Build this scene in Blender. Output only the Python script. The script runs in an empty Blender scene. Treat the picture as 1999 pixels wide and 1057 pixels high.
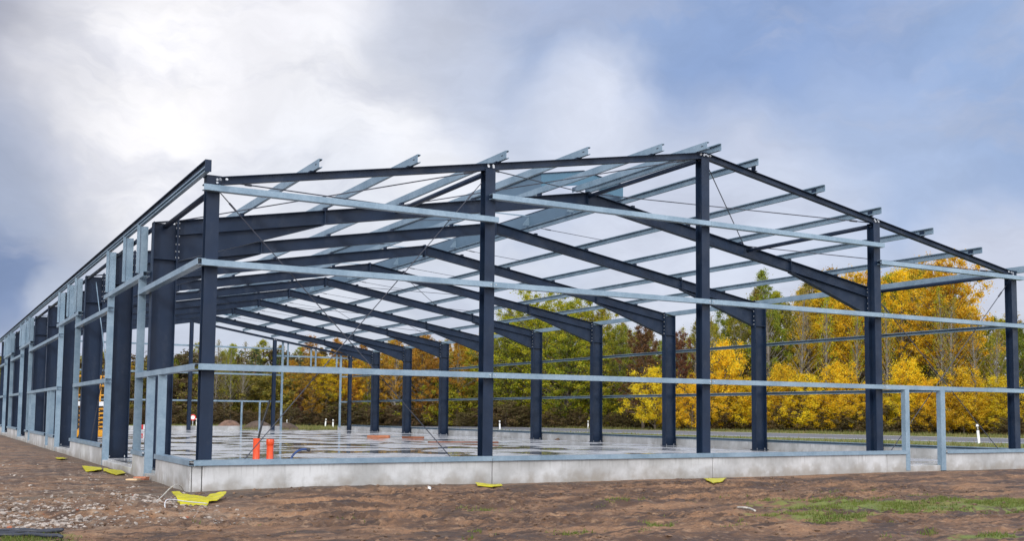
import bpy, bmesh, math, random
import numpy as np
from mathutils import Vector, Matrix
R = math.radians
scene = bpy.context.scene
COL = scene.collection

# ------------------------------------------------------------------ camera
cam_d = bpy.data.cameras.new('camera')
cam = bpy.data.objects.new('camera', cam_d)
COL.objects.link(cam)
RV = Vector((0.86563710, -0.50059886, 0.00855459))
UV = Vector((-0.04435688, -0.05966063, 0.99723271))
FV = Vector((0.49870319, 0.86362109, 0.07384946))
m = Matrix(((RV.x, UV.x, -FV.x, -3.75637), (RV.y, UV.y, -FV.y, -16.59386), (RV.z, UV.z, -FV.z, 1.06669), (0, 0, 0, 1)))
cam.matrix_world = m
cam_d.sensor_fit = 'HORIZONTAL'
cam_d.sensor_width = 36
cam_d.lens = 36 * 2051.83 / 1999
cam_d.shift_x = (999.5 - 1030.55) / 1999
cam_d.shift_y = (658.78 - 528.5) / 1999
cam_d.clip_start = 0.1
cam_d.clip_end = 3000
scene.camera = cam
scene.view_settings.view_transform = 'Standard'
scene.view_settings.look = 'None'
scene.view_settings.exposure = 0.0
scene.view_settings.gamma = 1.0

# ------------------------------------------------------------------ node helpers
def nd(nt, t, **kw):
    n = nt.nodes.new(t)
    for k, v in kw.items():
        setattr(n, k, v)
    return n
def setin(nt, sock, v):
    if v is None: return
    if isinstance(v, bpy.types.NodeSocket): nt.links.new(v, sock)
    else:
        if sock.type == 'RGBA' and len(v) == 3: v = (*v, 1)
        sock.default_value = v
def mixc(nt, f, a, b, bt='MIX'):
    n = nd(nt, 'ShaderNodeMix', data_type='RGBA', blend_type=bt)
    setin(nt, n.inputs[0], f); setin(nt, n.inputs[6], a); setin(nt, n.inputs[7], b)
    return n.outputs[2]
def math_(nt, op, a, b=0.5, clamp=False):
    n = nd(nt, 'ShaderNodeMath', operation=op, use_clamp=clamp)
    setin(nt, n.inputs[0], a); setin(nt, n.inputs[1], b)
    return n.outputs[0]
def rng(nt, v, a, b, c=0.0, d=1.0, smooth=True):
    n = nd(nt, 'ShaderNodeMapRange')
    n.interpolation_type = 'SMOOTHSTEP' if smooth else 'LINEAR'
    setin(nt, n.inputs[0], v)
    for i, x in enumerate((a, b, c, d)): n.inputs[i + 1].default_value = x
    return n.outputs[0]
def noise(nt, vec, scale, detail=4, rough=0.55, scl=None, dist=0.0):
    if scl:
        mp = nd(nt, 'ShaderNodeMapping'); mp.inputs['Scale'].default_value = scl
        nt.links.new(vec, mp.inputs[0]); vec = mp.outputs[0]
    n = nd(nt, 'ShaderNodeTexNoise')
    n.inputs['Scale'].default_value = scale; n.inputs['Detail'].default_value = detail
    n.inputs['Roughness'].default_value = rough; n.inputs['Distortion'].default_value = dist
    nt.links.new(vec, n.inputs['Vector'])
    return n.outputs[0]

# ------------------------------------------------------------------ world
SUN_AZ, SUN_EL = R(-128), R(27)      # azimuth measured from +Y towards +X
w = bpy.data.worlds.new('World'); scene.world = w; w.use_nodes = True
nt = w.node_tree; nt.nodes.clear()
out = nd(nt, 'ShaderNodeOutputWorld'); bg = nd(nt, 'ShaderNodeBackground')
tc = nd(nt, 'ShaderNodeTexCoord'); D = tc.outputs['Generated']
sky = nd(nt, 'ShaderNodeTexSky', sky_type='NISHITA', sun_disc=False, sun_elevation=SUN_EL, sun_rotation=SUN_AZ)
sky.dust_density = 2.0
# warp the direction a little so cloud edges are ragged
wn = nd(nt, 'ShaderNodeTexNoise'); wn.inputs['Scale'].default_value = 4.0; wn.inputs['Detail'].default_value = 5; wn.inputs['Roughness'].default_value = .6
nt.links.new(D, wn.inputs['Vector'])
vs = nd(nt, 'ShaderNodeVectorMath', operation='SUBTRACT'); nt.links.new(wn.outputs['Color'], vs.inputs[0]); vs.inputs[1].default_value = (.5, .5, .5)
vm = nd(nt, 'ShaderNodeVectorMath', operation='SCALE'); nt.links.new(vs.outputs[0], vm.inputs[0]); vm.inputs['Scale'].default_value = 0.15
va = nd(nt, 'ShaderNodeVectorMath', operation='ADD'); nt.links.new(D, va.inputs[0]); nt.links.new(vm.outputs[0], va.inputs[1])
vn = nd(nt, 'ShaderNodeVectorMath', operation='NORMALIZE'); nt.links.new(va.outputs[0], vn.inputs[0])
WD = vn.outputs[0]
def s2l(c): return tuple(((x / 255 + .055) / 1.055) ** 2.4 if x > 10 else x / 3295 for x in c)
# cloud banks: direction, colour, inner / outer angular radius, opacity
BANKS = [
    ((0.067, 0.947, 0.315), (146, 150, 168), 3, 13, .95),
    ((-0.10, 0.97, 0.25), (160, 162, 178), 5, 16, .8),
    ((0.10, 0.975, 0.20), (206, 208, 220), 2, 8, .6),
    ((0.15, 0.93, 0.40), (150, 154, 172), 2, 8, .7),
    ((0.25, 0.93, 0.27), (252, 250, 252), 5, 13, 1.0),
    ((0.333, 0.89, 0.300), (244, 243, 248), 4, 9, .95),
    ((0.37, 0.88, 0.24), (246, 246, 250), 3, 9, .85),
    ((0.413, 0.841, 0.365), (178, 186, 206), 2, 7, .75),
    ((0.47, 0.83, 0.285), (192, 201, 222), 1, 6, .75),
    ((0.582, 0.757, 0.330), (144, 168, 210), 3, 10, .8),
    ((0.539, 0.795, 0.262), (226, 230, 243), 1.5, 5.5, .85),
    ((0.70, 0.64, 0.30), (136, 160, 204), 4, 13, .85),
    ((0.80, 0.50, 0.32), (150, 174, 214), 3, 10, .7),
    ((0.727, 0.649, 0.205), (176, 192, 222), 2, 8, .7),
    ((0.637, 0.752, 0.150), (214, 219, 234), 3, 10, .8),
    ((0.30, 0.94, 0.10), (206, 212, 226), 4, 12, .6),
    ((0.806, 0.58, 0.125), (206, 210, 226), 2, 6, .8),
    ((-0.02, 0.99, 0.150), (150, 163, 190), 2, 9, .75),
    ((0.035, 0.992, 0.100), (108, 130, 174), .2, 3.8, .8),
    ((0.087, 0.992, 0.087), (186, 194, 214), .5, 2.2, .8),
]
base = mixc(nt, rng(nt, noise(nt, WD, 2.2, 6, .6, (1, 1, 2.2)), .35, .7), s2l((178, 190, 216)), s2l((214, 218, 230)))
# unseen sky behind the viewer, brightened as added fill light for the front faces
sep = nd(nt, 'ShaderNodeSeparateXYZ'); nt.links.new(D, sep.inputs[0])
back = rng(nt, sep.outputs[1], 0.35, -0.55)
colr = base
for (d, c, r0, r1, op) in BANKS:
    dv = Vector(d).normalized()
    dot = nd(nt, 'ShaderNodeVectorMath', operation='DOT_PRODUCT'); nt.links.new(WD, dot.inputs[0]); dot.inputs[1].default_value = dv
    f = rng(nt, dot.outputs['Value'], math.cos(R(r1)), math.cos(R(r0)), 0, op)
    colr = mixc(nt, f, colr, s2l(c))
strk = rng(nt, noise(nt, WD, 5.5, 7, .6, (1, 1, 2.8)), .46, .66, 0, .38)
colr = mixc(nt, strk, colr, s2l((186, 190, 208)))
fine = rng(nt, noise(nt, WD, 7, 8, .62, (1, 1, 2.4)), .3, .7, 0.93, 1.07)
cm = nd(nt, 'ShaderNodeVectorMath', operation='SCALE'); nt.links.new(colr, cm.inputs[0]); nt.links.new(fine, cm.inputs['Scale'])
sk = nd(nt, 'ShaderNodeVectorMath', operation='SCALE'); nt.links.new(sky.outputs[0], sk.inputs[0]); sk.inputs['Scale'].default_value = 0.10
cb = nd(nt, 'ShaderNodeVectorMath', operation='SCALE'); nt.links.new(cm.outputs[0], cb.inputs[0]); cb.inputs['Scale'].default_value = 1.10
tot = mixc(nt, .9, sk.outputs[0], cb.outputs[0])
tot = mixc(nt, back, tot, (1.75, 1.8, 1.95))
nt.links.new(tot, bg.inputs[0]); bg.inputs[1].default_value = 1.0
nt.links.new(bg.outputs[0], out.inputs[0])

sun_d = bpy.data.lights.new('sun', 'SUN'); sun_d.energy = 1.8; sun_d.angle = R(11); sun_d.color = (1, .95, .87)
sun = bpy.data.objects.new('sun', sun_d); COL.objects.link(sun)
SAZ = SUN_AZ
sd = Vector((math.sin(SAZ) * math.cos(SUN_EL), math.cos(SAZ) * math.cos(SUN_EL), math.sin(SUN_EL)))
sun.rotation_euler = sd.to_track_quat('Z', 'Y').to_euler()
sky.sun_rotation = SAZ

# ------------------------------------------------------------------ materials
MATS = {}
def mat(name):
    mt = bpy.data.materials.new(name); mt.use_nodes = True
    nt = mt.node_tree; b = nt.nodes['Principled BSDF']
    MATS[name] = mt
    o = nd(nt, 'ShaderNodeTexCoord').outputs['Object']
    return mt, nt, b, o
def simple(name, c, rough=.6, metal=0.0, var=.12, scale=3, bump=0, bscale=40):
    mt, nt, b, o = mat(name)
    f = rng(nt, noise(nt, o, scale, 5), .3, .7)
    c2 = tuple(x * (1 - var) for x in c); c1 = tuple(min(1, x * (1 + var)) for x in c)
    setin(nt, b.inputs['Base Color'], mixc(nt, f, c2, c1))
    b.inputs['Roughness'].default_value = rough; b.inputs['Metallic'].default_value = metal
    if bump:
        bp = nd(nt, 'ShaderNodeBump'); bp.inputs['Strength'].default_value = bump; bp.inputs['Distance'].default_value = .01
        nt.links.new(noise(nt, o, bscale, 5), bp.inputs['Height']); nt.links.new(bp.outputs[0], b.inputs['Normal'])
    return mt
M_steel = simple('painted_steel', (.009, .0205, .047), .5, 0, .18, 1.2, .1, 6)
def _dust(mt):
    nt = mt.node_tree; b = nt.nodes['Principled BSDF']; o = [n for n in nt.nodes if n.type == 'TEX_COORD'][0].outputs['Object']
    src = b.inputs['Base Color'].links[0].from_socket
    d = rng(nt, noise(nt, o, 2.2, 7, .72, (1, 1, .5)), .52, .72, 0, .28)
    nt.links.new(mixc(nt, d, src, (.075, .085, .105)), b.inputs['Base Color'])
    nt.links.new(rng(nt, noise(nt, o, 3.0, 5), .3, .7, .38, .62), b.inputs['Roughness'])
_dust(M_steel)
M_steel.node_tree.nodes['Principled BSDF'].inputs['Specular IOR Level'].default_value = .3
M_bolt = simple('zinc_bolt', (.55, .57, .6), .4, .3)
M_rod = simple('rod_steel', (.045, .05, .07), .5)
M_sheet = simple('coated_sheet', (.10, .165, .235), .45, .1, .06, 2)
M_end = simple('blue_coated_sheet', (.06, .15, .225), .5, 0, .05, 2)
# galvanised steel with spangle
mt, nt, b, o = mat('galvanised'); M_galv = mt
vor = nd(nt, 'ShaderNodeTexVoronoi'); vor.inputs['Scale'].default_value = 30; nt.links.new(o, vor.inputs['Vector'])
sepc = nd(nt, 'ShaderNodeSeparateColor'); nt.links.new(vor.outputs['Color'], sepc.inputs[0])
f1 = math_(nt, 'MULTIPLY', sepc.outputs[0], .22)
f2 = math_(nt, 'ADD', f1, rng(nt, noise(nt, o, 1.7, 6, .65), .3, .72, 0, .65))
setin(nt, b.inputs['Base Color'], mixc(nt, f2, (.155, .235, .31), (.31, .41, .495)))
b.inputs['Metallic'].default_value = .25; b.inputs['Roughness'].default_value = .42
# concrete plinth
mt, nt, b, o = mat('precast_concrete'); M_conc = mt
big = rng(nt, noise(nt, o, .9, 6, .6), .35, .68)
c = mixc(nt, big, (.36, .36, .355), (.60, .605, .61))
streak = rng(nt, noise(nt, o, 3.0, 5, .7, (2.2, 2.2, .25)), .56, .74)
c = mixc(nt, math_(nt, 'MULTIPLY', streak, .55), c, (.24, .24, .225))
pz = nd(nt, 'ShaderNodeSeparateXYZ'); nt.links.new(o, pz.inputs[0])
edge = rng(nt, math_(nt, 'ADD', pz.outputs[2], rng(nt, noise(nt, o, 4, 5), .3, .7, -.10, .10)), -.20, .10, .7, 0)
c = mixc(nt, edge, c, (.24, .21, .17))
drip = math_(nt, 'MULTIPLY', rng(nt, noise(nt, o, 9.0, 4, .7, (2, 2, .12)), .5, .7), rng(nt, pz.outputs[2], .0, .26, 0, .6))
c = mixc(nt, drip, c, (.27, .27, .26))
sp = rng(nt, noise(nt, o, 60, 3), .62, .75, 0, .35)
c = mixc(nt, sp, c, (.22, .22, .21))
setin(nt, b.inputs['Base Color'], c); b.inputs['Roughness'].default_value = .8
bp = nd(nt, 'ShaderNodeBump'); bp.inputs['Strength'].default_value = .25; bp.inputs['Distance'].default_value = .01
nt.links.new(noise(nt, o, 30, 6), bp.inputs['Height']); nt.links.new(bp.outputs[0], b.inputs['Normal'])
# wet slab
mt, nt, b, o = mat('wet_slab'); M_slab = mt
pn = noise(nt, o, .42, 5, .55, None, .4)
pn2 = noise(nt, o, 1.7, 4, .6)
pud = rng(nt, math_(nt, 'ADD', pn, math_(nt, 'MULTIPLY', pn2, .22)), .60, .66)
damp = rng(nt, noise(nt, o, 2.3, 6, .65), .35, .65)
c = mixc(nt, damp, (.42, .42, .43), (.60, .60, .61))
c = mixc(nt, pud, c, (.30, .30, .29))
setin(nt, b.inputs['Base Color'], c)
rr = rng(nt, noise(nt, o, 1.1, 5, .6), .3, .7, .20, .38)
mr = nd(nt, 'ShaderNodeMix', data_type='FLOAT'); nt.links.new(pud, mr.inputs[0]); nt.links.new(rr, mr.inputs[2]); mr.inputs[3].default_value = .015
nt.links.new(mr.outputs[0], b.inputs['Roughness']); b.inputs['IOR'].default_value = 1.45
bp = nd(nt, 'ShaderNodeBump'); bp.inputs['Distance'].default_value = .006
nt.links.new(math_(nt, 'MULTIPLY', math_(nt, 'SUBTRACT', 1.0, pud), .35), bp.inputs['Strength'])
nt.links.new(noise(nt, o, 9, 6, .6), bp.inputs['Height']); nt.links.new(bp.outputs[0], b.inputs['Normal'])
# soil
mt, nt, b, o = mat('wet_soil'); M_soil = mt
at = nd(nt, 'ShaderNodeAttribute', attribute_name='zones'); zs = nd(nt, 'ShaderNodeSeparateColor'); nt.links.new(at.outputs['Color'], zs.inputs[0])
n1 = noise(nt, o, 1.0, 8, .64, (.5, 1.6, 1)); n2 = noise(nt, o, 6, 8, .7); n3 = noise(nt, o, 35, 5, .7)
c = mixc(nt, rng(nt, n1, .40, .62), (.088, .044, .022), (.31, .168, .088))
c = mixc(nt, rng(nt, n2, .50, .68, 0, .75), c, (.44, .275, .16))
c = mixc(nt, rng(nt, noise(nt, o, 2.4, 6, .7, (.45, 1.7, 1)), .53, .62, 0, .9), c, (.045, .026, .019))
c = mixc(nt, rng(nt, noise(nt, o, .55, 6, .6), .55, .63, 0, .75), c, (.05, .032, .024))
c = mixc(nt, rng(nt, n3, .35, .65, 0, .45), c, (.05, .032, .024))
# sandy strip / rubble zone
c = mixc(nt, math_(nt, 'MULTIPLY', zs.outputs[1], rng(nt, n2, .40, .66, .05, .75)), c, (.30, .215, .15))
vst = nd(nt, 'ShaderNodeTexVoronoi'); vst.inputs['Scale'].default_value = 22; nt.links.new(o, vst.inputs['Vector'])
st = math_(nt, 'MULTIPLY', rng(nt, vst.outputs['Distance'], .28, .18), rng(nt, noise(nt, o, 5, 4), .5, .6))
c = mixc(nt, math_(nt, 'MULTIPLY', math_(nt, 'MULTIPLY', st, zs.outputs[1]), .8), c, (.42, .38, .34))
# dark ash-grey sand bank right at the plinth
c = mixc(nt, math_(nt, 'MULTIPLY', zs.outputs[2], rng(nt, n2, .3, .6, .55, .95)), c, (.115, .090, .066))
# grass
gm = rng(nt, math_(nt, 'ADD', zs.outputs[0], math_(nt, 'MULTIPLY', math_(nt, 'SUBTRACT', math_(nt, 'ADD', math_(nt, 'MULTIPLY', n2, .55), math_(nt, 'MULTIPLY', n1, .45)), .5), 3.2)), .48, .72)
gcol = mixc(nt, n2, (.085, .12, .018), (.21, .24, .045))
gcol = mixc(nt, rng(nt, n1, .45, .65), gcol, (.17, .16, .045))
c = mixc(nt, gm, c, gcol)
setin(nt, b.inputs['Base Color'], c)
setin(nt, b.inputs['Roughness'], rng(nt, n1, .35, .65, .55, .95))
bp = nd(nt, 'ShaderNodeBump'); bp.inputs['Strength'].default_value = .9; bp.inputs['Distance'].default_value = .03
nt.links.new(math_(nt, 'ADD', n2, math_(nt, 'MULTIPLY', n3, .4)), bp.inputs['Height']); nt.links.new(bp.outputs[0], b.inputs['Normal'])

M_asph = simple('asphalt', (.15, .155, .175), .55, 0, .12, 1.5, .3, 60)
M_line = simple('road_paint', (.7, .7, .7), .7, 0, .1)
M_stone = simple('rubble_stone', (.36, .31, .27), .8, 0, .35, 9)
M_brick = simple('brick_rubble', (.30, .10, .05), .8, 0, .3, 9)
M_clod = simple('soil_clod', (.15, .092, .058), .9, 0, .4, 7)
M_yel = simple('yellow_plastic', (.55, .49, .008), .4, 0, .18, 7, .4, 20)
M_orange = simple('orange_pvc', (.72, .075, .015), .35, 0, .06, 3)
M_orange_d = simple('weathered_orange', (.42, .15, .07), .6, 0, .2, 3)
M_brown = simple('rusty_timber', (.22, .075, .035), .7, 0, .3, 4)
M_wood = simple('raw_wood', (.60, .42, .24), .7, 0, .2, 6)
M_blue = simple('blue_hose', (.02, .06, .20), .45)
M_black = simple('black_plastic', (.012, .013, .016), .45)
M_pipe = simple('dark_conduit', (.035, .04, .055), .5)
M_white = simple('white_plastic', (.78, .79, .80), .5, 0, .05)
M_cable = simple('pale_rope', (.50, .47, .42), .7, 0, .15, 12)
M_red = simple('signal_red', (.62, .03, .03), .5)
M_lift = simple('machine_orange', (.78, .36, .02), .45, 0, .12, 4)
M_bark = simple('bark', (.13, .105, .085), .9, 0, .35, 5)
M_birch = simple('birch_bark', (.19, .17, .145), .8, 0, .4, 4)
M_pine_bark = simple('pine_bark', (.20, .105, .06), .9, 0, .3, 5)

def leafmat(name, c1, c2, c3, trans=.35):
    mt, nt, b, o = mat(name)
    g = nd(nt, 'ShaderNodeNewGeometry'); oi = nd(nt, 'ShaderNodeObjectInfo')
    c = mixc(nt, rng(nt, noise(nt, o, .55, 3), .35, .65), c1, c2)
    c = mixc(nt, rng(nt, g.outputs['Random Per Island'], .35, .95, 0, .9), c, c3)
    hs = nd(nt, 'ShaderNodeHueSaturation'); setin(nt, hs.inputs['Color'], c)
    nt.links.new(rng(nt, oi.outputs['Random'], 0, 1, .485, .515, False), hs.inputs['Hue'])
    nt.links.new(rng(nt, math_(nt, 'FRACT', math_(nt, 'MULTIPLY', oi.outputs['Random'], 7.31), 0), 0, 1, .8, 1.15, False), hs.inputs['Value'])
    nt.links.new(hs.outputs[0], b.inputs['Base Color']); b.inputs['Roughness'].default_value = .65
    tr = nd(nt, 'ShaderNodeBsdfTranslucent'); nt.links.new(hs.outputs[0], tr.inputs[0])
    mx = nd(nt, 'ShaderNodeMixShader'); mx.inputs[0].default_value = trans
    om = [n for n in nt.nodes if n.type == 'OUTPUT_MATERIAL'][0]
    nt.links.new(b.outputs[0], mx.inputs[1]); nt.links.new(tr.outputs[0], mx.inputs[2]); nt.links.new(mx.outputs[0], om.inputs[0])
    return mt
L_yel = leafmat('yellow_leaves', (.76, .45, .008), (.92, .63, .012), (.52, .45, .02))
L_gold = leafmat('golden_leaves', (.50, .31, .010), (.72, .45, .012), (.28, .27, .02))
L_yg = leafmat('yellow_green_leaves', (.19, .26, .012), (.36, .37, .015), (.58, .44, .012))
L_green = leafmat('green_leaves', (.10, .16, .015), (.20, .26, .02), (.36, .34, .02))
L_pine = leafmat('pine_needles', (.045, .08, .026), (.08, .12, .03), (.12, .15, .035), .15)
L_or = leafmat('orange_leaves', (.46, .20, .018), (.60, .33, .02), (.34, .24, .03))
L_red = leafmat('red_brown_leaves', (.085, .028, .018), (.13, .05, .025), (.24, .10, .02), .2)
L_olive = leafmat('olive_leaves', (.17, .17, .022), (.28, .24, .03), (.36, .25, .03), .3)
L_dead = leafmat('brown_undergrowth', (.09, .055, .025), (.15, .085, .035), (.12, .11, .025), .15)
M_blade = leafmat('grass_blades', (.10, .16, .018), (.17, .23, .03), (.25, .24, .07), .3)

M_verge = leafmat('dry_verge_grass', (.17, .16, .05), (.27, .21, .08), (.13, .17, .03), .3)
# ------------------------------------------------------------------ mesh helpers
class MB:
    def __init__(s): s.v = []; s.f = []; s.mi = []
    def add(s, vs, fs, k=0):
        n = len(s.v); s.v += [tuple(v) for v in vs]; s.f += [tuple(i + n for i in f) for f in fs]; s.mi += [k] * len(fs)
    def box(s, x0, x1, y0, y1, z0, z1, k=0):
        vs = [(x, y, z) for x in (x0, x1) for y in (y0, y1) for z in (z0, z1)]
        s.add(vs, [(0, 1, 3, 2), (4, 6, 7, 5), (0, 4, 5, 1), (2, 3, 7, 6), (0, 2, 6, 4), (1, 5, 7, 3)], k)
    def beam(s, p0, p1, prof, up=(0, 0, 1), k=0, up1=None):
        p0 = Vector(p0); p1 = Vector(p1); d = (p1 - p0).normalized(); u = Vector(up)
        w = d.cross(u).normalized(); v = w.cross(d).normalized()
        a = [p0 + w * x + v * y for x, y in prof]; b = [p1 + w * x + v * y for x, y in prof]
        n = len(prof)
        s.add(a + b, [tuple(range(n - 1, -1, -1)), tuple(range(n, 2 * n))] + [(i, (i + 1) % n, n + (i + 1) % n, n + i) for i in range(n)], k)
    def tube(s, pts, r, n=8, k=0, cap=True):
        pts = [Vector(p) for p in pts]; rr = r if isinstance(r, (list, tuple)) else [r] * len(pts)
        rings = []; w = None
        for i, p in enumerate(pts):
            d = (pts[min(i + 1, len(pts) - 1)] - pts[max(i - 1, 0)]).normalized()
            if w is None: w = d.orthogonal().normalized()
            w = (w - d * w.dot(d)).normalized(); u = d.cross(w)
            rings.append([p + (w * math.cos(2 * math.pi * j / n) + u * math.sin(2 * math.pi * j / n)) * rr[i] for j in range(n)])
        vs = [q for rg in rings for q in rg]; fs = []
        for i in range(len(pts) - 1):
            for j in range(n):
                fs.append((i * n + j, i * n + (j + 1) % n, (i + 1) * n + (j + 1) % n, (i + 1) * n + j))
        if cap: fs += [tuple(range(n - 1, -1, -1)), tuple((len(pts) - 1) * n + j for j in range(n))]
        s.add(vs, fs, k)
    def prism(s, poly, d, k=0):
        """closed polygon (list of 3-D points) swept by the vector d"""
        n = len(poly); a = [Vector(p) for p in poly]; b = [p + Vector(d) for p in a]
        s.add(a + b, [tuple(range(n - 1, -1, -1)), tuple(range(n, 2 * n))] + [(i, (i + 1) % n, n + (i + 1) % n, n + i) for i in range(n)], k)
    def build(s, name, mats, parent=None, smooth=False):
        me = bpy.data.meshes.new(name); me.from_pydata(s.v, [], s.f)
        if not isinstance(mats, (list, tuple)): mats = [mats]
        for q in mats: me.materials.append(q)
        if any(s.mi): me.polygons.foreach_set('material_index', s.mi)
        bm = bmesh.new(); bm.from_mesh(me); bmesh.ops.recalc_face_normals(bm, faces=bm.faces); bm.to_mesh(me); bm.free()
        if smooth: me.polygons.foreach_set('use_smooth', [True] * len(me.polygons))
        me.update()
        o = bpy.data.objects.new(name, me); COL.objects.link(o)
        if parent is not None: o.parent = parent
        return o
def tag(o, label=None, cat=None, group=None, kind=None):
    if label: o['label'] = label
    if cat: o['category'] = cat
    if group: o['group'] = group
    if kind: o['kind'] = kind
    return o
def empty(name, loc=(0, 0, 0), rz=0):
    e = bpy.data.objects.new(name, None); e.location = loc; e.rotation_euler = (0, 0, rz); e.empty_display_size = .3
    COL.objects.link(e); return e
def copy_tree(o, parent=None):
    c = o.copy(); COL.objects.link(c)
    if parent is not None: c.parent = parent
    for ch in o.children: copy_tree(ch, c)
    return c
def iprof(b, h, tf=.012, tw=.009, top=True):
    """I section, top flange outer face at y=0 when top else centred"""
    y1 = 0 if top else h / 2; y0 = y1 - h
    return [(-b/2, y1), (-b/2, y1 - tf), (-tw/2, y1 - tf), (-tw/2, y0 + tf), (-b/2, y0 + tf), (-b/2, y0), (b/2, y0), (b/2, y0 + tf), (tw/2, y0 + tf), (tw/2, y1 - tf), (b/2, y1 - tf), (b/2, y1)]
def cprof(b, h, t=.006, lip=.018, flip=1):
    """C section: web at x=0, flanges towards +x*flip, y from 0 up to h"""
    p = [(0, 0), (b, 0), (b, lip), (b - t, lip), (b - t, t), (t, t), (t, h - t), (b - t, h - t), (b - t, h - lip), (b, h - lip), (b, h), (0, h)]
    return [(x * flip, y) for x, y in p]

# ================================================================== STEEL HALL
W = 20.0
FY = [0.0, 4.42] + [4.42 + 4.738 * k for k in range(1, 10)]     # frame lines, last = far gable
FAR = FY[10]
hall = empty('steel_hall')
tag(hall, 'unfinished dark steel portal frame hall with galvanised girts and purlins, open to the sky', 'building')
def ztop(x): return 4.715 + .1725 * min(x, W - x)     # interior rafters
def zgab(x): return 4.745 + .1745 * min(x, W - x)     # gable rafters
def zpur(x): return 4.762 + .1745 * min(x, W - x)

def bolts(mb, pts, n=(0, -1, 0), r=.016, k=1):
    for p in pts:
        p = Vector(p); mb.tube([p, p + Vector(n) * .018], r, 6, k)

def make_portal():
    t = MB()
    yc = 0.0
    for s in (1, -1):
        X = lambda x: x if s == 1 else W - x
        # rafter: web plate and flanges following the slope (haunch included)
        d = .30
        xs = .47; hx = 3.42; xr = 10.0
        web = [(X(xs), ztop(xs) - .012), (X(xr), ztop(xr) - .012), (X(xr), ztop(xr) - d), (X(hx), ztop(hx) - d), (X(xs), ztop(xs) - .80)]
        t.prism([(x, yc - .005, z) for x, z in web], (0, .01, 0))
        def flange(xa, za, xb, zb, b=.17, th=.014, tw=0):
            t.prism([(X(xa), yc - b/2, za), (X(xb), yc - b/2, zb), (X(xb), yc - b/2, zb - th), (X(xa), yc - b/2, za - th)], (0, b, 0))
        flange(xs, ztop(xs), xr - .012, ztop(xr - .012))
        flange(xs, ztop(xs) - d + .02, xr - .012, ztop(xr) - d + .014)
        flange(xs + .01, ztop(xs) - .79, hx, ztop(hx) - d - .002)
        # stiffener at haunch end, end plates
        t.box(min(X(hx - .006), X(hx + .006)), max(X(hx - .006), X(hx + .006)), yc - .08, yc + .08, ztop(hx) - d + .02, ztop(hx) - .013)
        t.box(min(X(xs - .02), X(xs)), max(X(xs - .02), X(xs)), yc - .1, yc + .1, ztop(xs) - .84, ztop(xs) + .03)
        t.box(min(X(xr), X(xr - .02)) + (.001 if s == -1 else -.001), max(X(xr), X(xr - .02)) + (.001 if s == -1 else -.001), yc - .09, yc + .09, ztop(xr) - d - .07, ztop(xr) + .02)
        for zz in (.06, .16, .32, .48, .62, .74):
            for q in (-1, 1):
                xx = X(xs - .035); xx2 = X(xs + .015)
                for yy in (-.06, .06):
                    t.tube([(X(xs - .045), yy, ztop(xs) - zz), (X(xs - .02), yy, ztop(xs) - zz)], .015, 6, 1)
                    t.tube([(X(xs), yy, ztop(xs) - zz), (X(xs + .025), yy, ztop(xs) - zz)], .015, 6, 1)
                break
        # purlin cleats on the rafter
        for x in PUR_HALF:
            xx = X(x)
            t.box(xx - .04, xx + .04, -.05, .05, ztop(x) - .004, ztop(x) + .055)
            t.box(xx - .005 * s, xx + .005 * s, -.05, .05, ztop(x) + .055, ztop(x) + .16) if False else None
    root = t.build('portal_rafter', [M_steel, M_bolt], hall)
    for s in (1, -1):
        X = lambda x: x if s == 1 else W - x
        c = MB()
        x0, x1 = 0.0, .45
        zt = ztop(0.0) + .0
        a = lambda p, q: (min(X(p), X(q)), max(X(p), X(q)))
        c.box(*a(x0 + .014, x1 - .014), -.005, .005, 0.015, zt - .004)
        c.box(*a(x0, x0 + .014), -.11, .11, 0.015, zt + .005)
        c.box(*a(x1 - .014, x1), -.11, .11, 0.015, ztop(x1) - .02)
        # sloping cap
        c.prism([(X(x0 + .014), -.09, zt), (X(x1 - .014), -.09, ztop(x1) - .004), (X(x1 - .014), -.09, ztop(x1) - .018), (X(x0 + .014), -.09, zt - .014)], (0, .18, 0))
        for z in (ztop(x1) - .79,):
            c.box(*a(x0 + .015, x1 - .015), -.10, -.006, z, z + .013); c.box(*a(x0 + .015, x1 - .015), .006, .10, z, z + .013)
        c.box(*a(x0 - .04, x1 + .04), -.14, .14, 0.002, 0.014)
        for bx in (x0 + .06, x1 - .06):
            for by in (-.07, .07): c.tube([(X(bx), by, .014), (X(bx), by, .06)], .014, 6, 1)
        c.build('column', [M_steel, M_bolt], root)
    return root
PUR_HALF = [1.70, 3.44, 5.17, 6.92, 8.66]
portal = make_portal(); portal.location = (0, FY[1], 0)
for k in range(2, 10):
    c = copy_tree(portal, hall); c.location = (0, FY[k], 0)

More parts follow.
